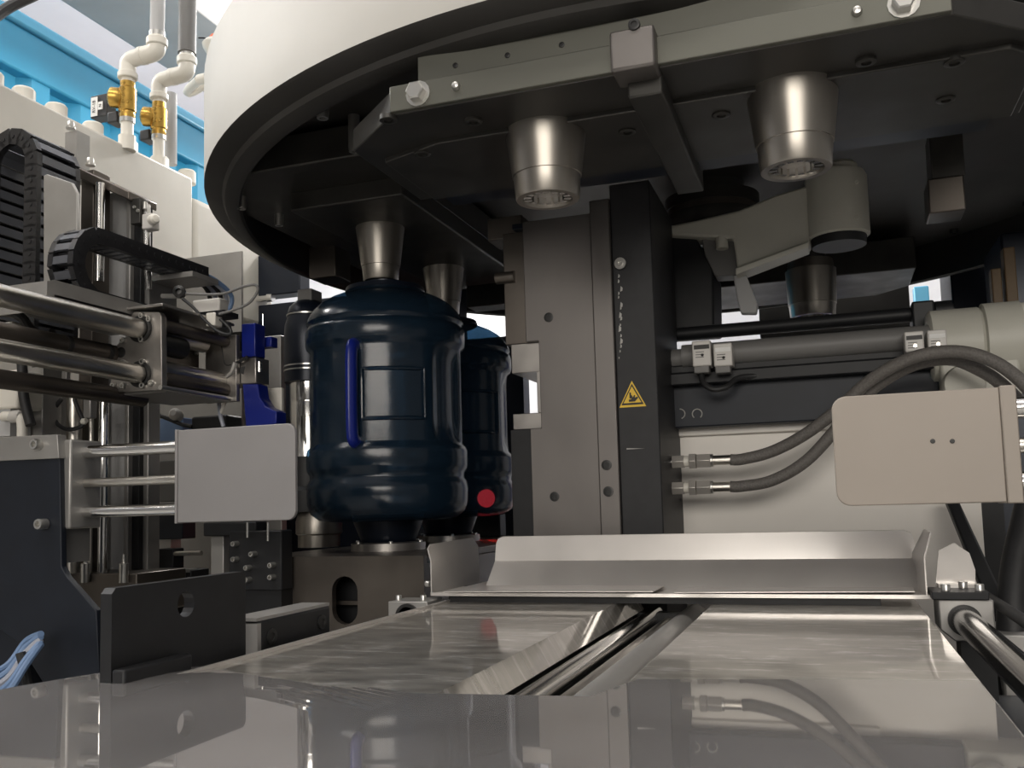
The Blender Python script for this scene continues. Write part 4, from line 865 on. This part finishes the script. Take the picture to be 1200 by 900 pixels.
# sheet tray that carries the lower cable chain
XT = XR-.018
yt0, yt1 = AX(64, 330, XT).y, AX(210, 375, XT).y
zt0_ = (AX(64, 322, XT).z+AX(205, 372, XT).z)/2
ct = thing('chain_tray', 'grey sheet metal tray carrying the horizontal cable chain', 'tray', (XT-.05, yt0, zt0_-.03))
build('floor_sheet', MB().box(XT-.14, XT, yt0, yt1, zt0_-.024, zt0_-.021), 'aluminium', ct)
build('front_lip', MB().prism([(XT, yt0-.01, zt0_-.004), (XT, yt0, zt0_), (XT, yt1, zt0_), (XT, yt1, zt0_-.026), (XT, yt0+.03, zt0_-.045), (XT, yt0-.01, zt0_-.045)], (-.003, 0, 0)), 'aluminium', ct, smooth=0)
build('end_lip', MB().box(XT-.14, XT, yt0-.013, yt0-.010, zt0_-.045, zt0_-.004), 'aluminium', ct)
build('bearer', MB().box(XT-.12, XT-.02, yt0+.1, ycf+.05, cz(363), zt0_-.024), 'brown_steel', ct)
wl_ = thing('wire_bundle', 'pale blue wires bundled below the chain tray', 'wires', AX(110, 357, XT-.03))
for dy_ in (0, 5, 9): build('wire', MB().tube([AX(90, 351+dy_, XT-.03), AX(101, 347+dy_, XT-.02), AX(121, 350+dy_, XT-.02), AX(134, 353+dy_, XT-.03)], .0033, n=8), 'grey_wire', wl_)
# top plate over the carriage
build('top_plate', MB().box(cx(140), cx(189)+.01, ycf-.01, yc2, cz(364)+.001, cz(360)), 'light_steel', ca_, bevel=.001)

def chain_link_meshes(L, Wd, T):
    mbs = []
    for q in (-1, 1):
        a = MB(); y0_ = q*Wd/2; y1_ = y0_-q*.010
        pl_ = [(-L*.62, -T*.5), (L*.45, -T*.5), (L*.62, -T*.2), (L*.62, T*.2), (L*.45, T*.5), (-L*.62, T*.5)]
        a.prism([(u, y0_, v) for u, v in pl_], (0, y1_-y0_, 0)); mbs.append(a)
    r = MB().box(-L*.34, L*.34, -Wd/2+.009, Wd/2-.009, T*.34, T*.5); r2 = MB().box(-L*.34, L*.34, -Wd/2+.009, Wd/2-.009, -T*.5, -T*.34)
    pin = MB().cyl((L*.2, -Wd/2-.001, 0), (L*.2, Wd/2+.001, 0), T*.15, n=10)
    out = []
    for nm, mb, mt in (('link', mbs[0], 'chain_plastic'), ('side_plate', mbs[1], 'chain_plastic'), ('rung', r, 'chain_rung'), ('rung', r2, 'chain_rung'), ('pin', pin, 'chain_plastic')):
        me = bpy.data.meshes.new(nm); me.from_pydata(mb.v, [], mb.f); bm = bmesh.new(); bm.from_mesh(me); bmesh.ops.recalc_face_normals(bm, faces=bm.faces); bm.to_mesh(me); bm.free()
        me.materials.append(MATS[mt]); out.append(me)
    return out
def chain(t, path, width_axis, L, Wd, T):                        # path: evenly walked 3-D polyline
    ms_ = chain_link_meshes(L, Wd, T); P = [Vector(p) for p in path]
    acc = 0; nxt = 0; base = world_loc(t)
    for a, b in zip(P, P[1:]):
        d = (b-a).length
        while nxt <= acc+d:
            c = a+(b-a)*((nxt-acc)/d); x = (b-a).normalized(); yv = Vector(width_axis); zv = x.cross(yv)
            M4 = Matrix((x, yv, zv)).transposed().to_euler()
            l = bpy.data.objects.new('link', ms_[0]); COL.objects.link(l); l.parent = t; l.location = c-base; l.rotation_euler = M4
            for me in ms_[1:]:
                r = bpy.data.objects.new(me.name.split('.')[0], me); COL.objects.link(r); r.parent = l
            nxt += L
        acc += d
# upright chain, loop in the X-Z plane
yk = 1.11; cc = AY(12, 190, yk); rk = .043
va = thing('cable_chain', 'tall black cable chain looping upright at the gantry post', 'cable chain', (cc.x, yk+.045, AY(12, 345, yk).z), 'black cable chains')
path = [(cc.x+rk, yk+.045, cc.z-.30), (cc.x+rk, yk+.045, cc.z)]+[(cc.x+rk*math.cos(PI*k/24), yk+.045, cc.z+rk*math.sin(PI*k/24)) for k in range(1, 25)]+[(cc.x-rk, yk+.045, cc.z-.30)]
chain(va, path, (0, 1, 0), .020, .09, .026)
# horizontal chain lying on the tray
xk = XT-.030
zu, zlw = (AX(120, 276, xk+.024).z+AX(200, 306, xk+.024).z)/2, zt0_-.008
rk2 = (zu-zlw)/2; yk2 = AX(122, 300, xk+.024).y; ye = AX(240, 315, xk+.024).y
hc_ = thing('cable_chain', 'black cable chain lying along the grey sheet tray', 'cable chain', (xk, yk2, zlw-.013), 'black cable chains')
path = [(xk, ye, zu), (xk, yk2, zu)]+[(xk, yk2-rk2*math.sin(PI*k/20), (zu+zlw)/2+rk2*math.cos(PI*k/20)) for k in range(1, 21)]+[(xk, ye-.12, zlw)]
chain(hc_, path, (1, 0, 0), .0175, .048, .024)
build('end_bracket', MB().box(xk-.05, xk+.045, ye-.06, ye+.01, zu-.022, zu-.013), 'aluminium', hc_)
build('bracket_leg', MB().box(xk-.05, xk-.044, ye-.06, ye+.01, cz(368), zu-.02), 'aluminium', hc_)
for k, mt in enumerate(('black_rubber', 'grey_wire', 'black_rubber', 'grey_wire', 'blue_wire')):
    o_ = k*.007; tag(build('chain_cable', MB().tube([(xk-.012+o_, ye-.02, zu), (xk-.012+o_, ye+.03+o_*.4, zu-.004), (xk-.008+o_, ye+.055+o_, zu-.026), (xk+o_*.6, ye+.04+o_, zu-.062), (xk+.012, ye+.005+o_*.5, zu-.085)], .0042, n=8), mt),
        {'black_rubber': 'black cable curving out of the horizontal cable chain', 'grey_wire': 'grey cable curving out of the horizontal cable chain', 'blue_wire': 'blue cable curving out of the horizontal cable chain'}[mt], 'cable', 'cables at the chain end')

# grey sheet and sensor bits above the gripper
tag(build('partition_sheet', MB().box(AY(188, 350, 1.62).x, AY(283, 350, 1.62).x, 1.62, 1.626, .9, AY(240, 300, 1.62).z), 'aluminium'), 'plain grey partition sheet behind the carriage sensor', 'sheet')
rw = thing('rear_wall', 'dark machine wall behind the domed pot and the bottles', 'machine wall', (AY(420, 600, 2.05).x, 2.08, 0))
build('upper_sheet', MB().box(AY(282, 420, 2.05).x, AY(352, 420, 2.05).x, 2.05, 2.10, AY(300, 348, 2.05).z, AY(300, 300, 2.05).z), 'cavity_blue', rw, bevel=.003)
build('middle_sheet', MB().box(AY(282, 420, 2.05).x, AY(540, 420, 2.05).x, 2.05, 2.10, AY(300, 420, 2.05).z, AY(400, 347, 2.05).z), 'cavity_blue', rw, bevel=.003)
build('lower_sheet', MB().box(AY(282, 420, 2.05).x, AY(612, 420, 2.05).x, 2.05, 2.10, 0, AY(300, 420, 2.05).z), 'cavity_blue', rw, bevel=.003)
gx = AX(252, 360, -.95)
sn = thing('carriage_sensor', 'white sensor block with thin black cables on the carriage top', 'sensor', gx)
build('body', fbox(225, 350, 257, 369, gx.y-.02, .025), 'offwhite_sensor', sn, bevel=.003)
build('plug', fbox(241, 366, 252, 382, gx.y-.022, .02), 'white_plastic', sn, bevel=.002)
build('knob', MB().lathe(AY(211, 343, gx.y-.03), [(.008, -.008), (.010, 0), (.010, .01), (.005, .012), (.005, .004)], axis=(.5, -1, 0), n=20), 'black_bolt', sn)
build('stem', MB().cyl(AY(190, 347, gx.y-.02), AY(208, 347, gx.y-.02), .004, n=10), 'zinc', sn)
build('base', fbox(205, 366, 262, 372, gx.y-.02, .04), 'dark_paint', sn)
build('cable', MB().tube([AY(x, y, gx.y-.03) for x, y in ((214, 344), (235, 345), (262, 344), (285, 336), (299, 334), (302, 341), (292, 355), (275, 363), (257, 368))], .0022, n=8), 'grey_plastic', sn)
build('cable', MB().tube([AY(x, y, gx.y-.035) for x, y in ((214, 350), (226, 360), (240, 375), (255, 388), (268, 392), (270, 386), (258, 374))], .0026, n=8), 'black_rubber', sn)
# gripper with blue pads
YG = yc2+.012
gp2 = thing('handle_gripper', 'steel gripper head with bright blue plastic pads at the carriage end', 'gripper', AY(285, 450, YG))
build('mount_plate', MB().box(AY(243, 420, YG).x, AY(251, 420, YG).x, YG, YG+.05, AY(247, 466, YG).z, AY(247, 372, YG).z), 'light_steel', gp2, bevel=.001)
build('side_frame', fbox(252, 390, 282, 420, YG+.03, .02), 'turret_steel', gp2)
build('body', fbox(262, 412, 281, 452, YG+.02, .04), 'aluminium', gp2, bevel=.002)
build('head', fbox(279, 419, 300, 450, YG+.0, .04), 'light_steel', gp2, bevel=.002)
build('head_hole', MB().cyl(AY(286, 434, YG-.0005), AY(286, 434, YG+.004), .007, n=20), 'black_bolt', gp2)
build('pad', fbox(283, 379, 299, 418, YG-.005, .03), 'blue_plastic', gp2, bevel=.0015)
build('small_pad', fbox(299, 395, 318, 407, YG+.03, .02), 'blue_plastic', gp2, bevel=.0015)
build('claw', fpoly([(284, 450), (302, 450), (304, 465), (311, 476), (324, 482), (324, 496), (311, 500), (288, 500)], YG, .03), 'blue_plastic', gp2, bevel=.0015)
build('pin', MB().cyl(AY(304, 424, YG-.01), AY(304, 436, YG-.01), .004, n=12), 'chrome', gp2)
build('needle', MB().cyl(AY(308, 368, YG+.04), AY(309, 428, YG+.04), .0012, n=8), 'chrome', gp2)
build('lever', MB().tube([AY(252, 446, YG-.006), AY(262, 444, YG-.008), (AY(272, 436, YG-.01)), AY(276, 425, YG-.01)], .006, n=10), 'aluminium', gp2)
build('cable', MB().tube([AY(x, y, YG-.01) for x, y in ((259, 395), (262, 415), (266, 428), (280, 424), (290, 418))], .0024, n=8), 'black_rubber', gp2)
tag(build('claw_backing', fbox(300, 455, 330, 500, YG+.06, .01), 'white_plastic', bevel=.002), 'pale backing plate behind the blue gripper claw', 'plate')
tag(build('pneumatic_port', MB().cyl(AY(297, 351, 2.043), AY(316, 349, 2.043), .008, n=16).cyl(AY(314, 349, 2.043), AY(320, 348.7, 2.043), .011, n=16), 'chrome'), 'chrome pipe coupling on the dark wall above the blue pad', 'fitting')
wp_ = thing('wire_bundle', 'pale forked wires hanging below the gripper', 'wires', AY(262, 500, YG-.01))
build('wire', MB().tube([AY(252, 452, YG), AY(256, 470, YG), AY(258, 486, YG-.01), AY(262, 500, YG-.01)], .0035, n=8), 'grey_wire', wp_)
build('wire', MB().tube([AY(264, 452, YG), AY(265, 466, YG), AY(258, 486, YG-.01)], .003, n=8), 'white_plastic', wp_)
# things seen between the gantry and the bottles, below the carriage
YQ = 1.50
tag(build('rear_sheet', fbox(174, 400, 330, 720, 1.72, .02), 'aluminium', bevel=.002), 'grey sheet panel behind the grey push plate', 'panel')
vb_ = thing('valve_bank', 'dark blue valve bank partly hidden behind the grey push plate', 'valve', AY(196, 560, YQ))
build('block', fbox(178, 596, 214, 632, YQ, .04), 'blue_black', vb_, bevel=.002)
build('block', fbox(178, 540, 208, 588, YQ, .04), 'grey_plastic', vb_, bevel=.002)
build('top', fbox(186, 490, 214, 520, YQ, .04), 'blue_wire', vb_, bevel=.002)
build('cap', fbox(224, 487, 266, 505, YQ-.03, .05), 'black_rubber', vb_, bevel=.004)
build('knob', MB().lathe(AY(206, 486, YQ-.03), [(.012, -.01), (.012, .006), (.006, .014)], axis=(.3, -1, .2), n=16), 'offwhite_sensor', vb_)
build('cable', MB().tube([AY(x, y, YQ-.03) for x, y in ((176, 483), (195, 490), (212, 497), (225, 500))], .004, n=8), 'black_rubber', vb_)
build('stand', fbox(180, 630, 200, 760, YQ+.01, .03), 'aluminium', vb_)
cl_ = thing('clamp_lever', 'black toggle clamp with a steel pin behind the bracket plate', 'clamp', AY(196, 680, 1.35))
build('body', fbox(184, 643, 203, 668, 1.38, .03), 'dark_paint', cl_, bevel=.002)
build('pin', MB().cyl(AY(203, 649, 1.385), AY(236, 648, 1.385), .0045, n=14), 'satin_rod', cl_)
build('base', fbox(181, 668, 224, 690, 1.36, .05), 'dark_paint', cl_, bevel=.002)
build('base_top', fbox(183, 667, 222, 671, 1.358, .02), 'aluminium', cl_)
build('foot', fbox(181, 688, 224, 760, 1.37, .04), 'dark_paint', cl_)
bb = thing('bolted_block', 'black block with protruding zinc screws beside the brown housing', 'machine block', AY(300, 700, 1.185))
build('block', fbox(268, 622, 330, 692, 1.185, .03), 'dark_paint', bb, bevel=.002)
build('side_strip', fbox(247, 628, 262, 700, 1.20, .03), 'aluminium', bb, bevel=.001)
build('foot', fbox(262, 690, 330, 780, 1.19, .03), 'dark_paint', bb)
build('upper_arm', fbox(238, 612, 300, 628, 1.19, .03), 'dark_paint', bb, bevel=.002)
for px, py in ((278, 637), (299, 649), (278, 655), (293, 665), (321, 662), (293, 679), (321, 676)): bolt(bb, AY(px, py, 1.185), NY, .0042, .012, 'zinc')
for px, py, h in ((290, 612, 18), (314, 612, 22)): build('needle', MB().cyl(AY(px, py, 1.175), AY(px, py+h, 1.175), .0015, n=8), 'chrome', bb)
# electrics by the lower left
eb = thing('junction_box', 'cream junction box with elbow fittings beside the gantry post', 'electrical box', AY(8, 480, 1.12))
build('box', fbox(-30, 435, 20, 480, 1.12, .06), 'white_plastic', eb, bevel=.004)
build('gland', MB().lathe(AY(20, 488, 1.12), [(.010, -.012), (.010, .004), (.007, .010)], axis=(1, -.2, 0), n=16), 'offwhite_sensor', eb)
build('elbow', MB().tube([AY(4, 488, 1.12), AY(14, 488, 1.12), AY(24, 490, 1.12), AY(26, 500, 1.12), AY(26, 512, 1.12)], .008, n=12), 'white_plastic', eb)
build('bracket', fbox(-30, 478, 12, 512, 1.125, .04), 'duct_grey', eb)
tag(build('conduit_hose', MB().tube([AY(24, 400, 1.12), AY(26, 430, 1.12), AY(28, 465, 1.12), AY(36, 498, 1.12)], .008, n=12), 'black_rubber'), 'dark flexible conduit hanging beside the cream junction box', 'cable')
cbn = thing('cable_bundle', 'black cable bundle hanging between the polished rails', 'cable', AY(25, 402, 1.06))
build('cable', MB().tube([AY(-20, 368, 1.06), AY(5, 366, 1.06), AY(25, 372, 1.06), AY(36, 386, 1.06), AY(48, 396, 1.06), AY(62, 390, 1.06)], .007, n=10), 'black_rubber', cbn)
build('cable', MB().tube([AY(-20, 392, 1.06), AY(5, 392, 1.06), AY(15, 384, 1.06), AY(30, 394, 1.06), AY(40, 402, 1.06)], .005, n=10), 'black_rubber', cbn)
pl = thing('air_plug', 'white and chrome air plug between the two polished rails', 'fitting', AY(8, 384, 1.05))
build('body', fbox(0, 377, 14, 391, 1.05, .02), 'white_plastic', pl, bevel=.003)
build('ring', MB().cyl(AY(14, 384, 1.06), AY(20, 384, 1.06), .007, n=14), 'zinc', pl)
lp = thing('cable_loop_sensor', 'small sensor with a black cable loop under the carriage', 'sensor', AY(102, 470, YF-.05))
build('cable', MB().tube([AY(x, y, YF-.05) for x, y in ((72, 468), (64, 480), (66, 495), (78, 503), (92, 501), (98, 495), (92, 480), (88, 466), (102, 462))], .0035, n=8), 'black_rubber', lp)
build('body', fbox(97, 454, 106, 490, YF-.05, .015), 'aluminium', lp, bevel=.002)
build('tip', MB().lathe(AY(98, 494, YF-.05), [(.004, -.004), (.006, 0), (.004, .006)], axis=(1, 0, .3), n=12), 'white_plastic', lp)
# lower left corner: blue hoses and a pale cabinet
tag(build('floor_cabinet', MB().box(-1.55, -.95, 1.2, 1.9, 0, AY(20, 735, 1.2).z), 'white_paint', bevel=.01), 'pale cabinet low behind the dark bracket plate', 'cabinet')
for k in range(5):
    tag(build('air_hose', MB().tube([AY(-30, 835-k*9, .9), AY(8, 812-k*8, .9+.01*k), AY(30, 780-k*7, .92+.01*k), AY(48, 755-k*3, .95)], .0045, n=8), 'blue_wire' if k != 2 else 'grey_wire'), 'light blue air hose below the dark bracket plate' if k != 2 else 'pale grey air hose among the light blue hoses', 'hose', 'air hoses below the bracket')
tag(build('black_hose', MB().tube([AY(24, 765, .93), AY(30, 790, .93), AY(36, 830, .93), AY(40, 900, .93)], .006, n=10), 'black_rubber'), 'black hose dropping below the dark bracket plate', 'hose')
print('objects', len(bpy.data.objects))
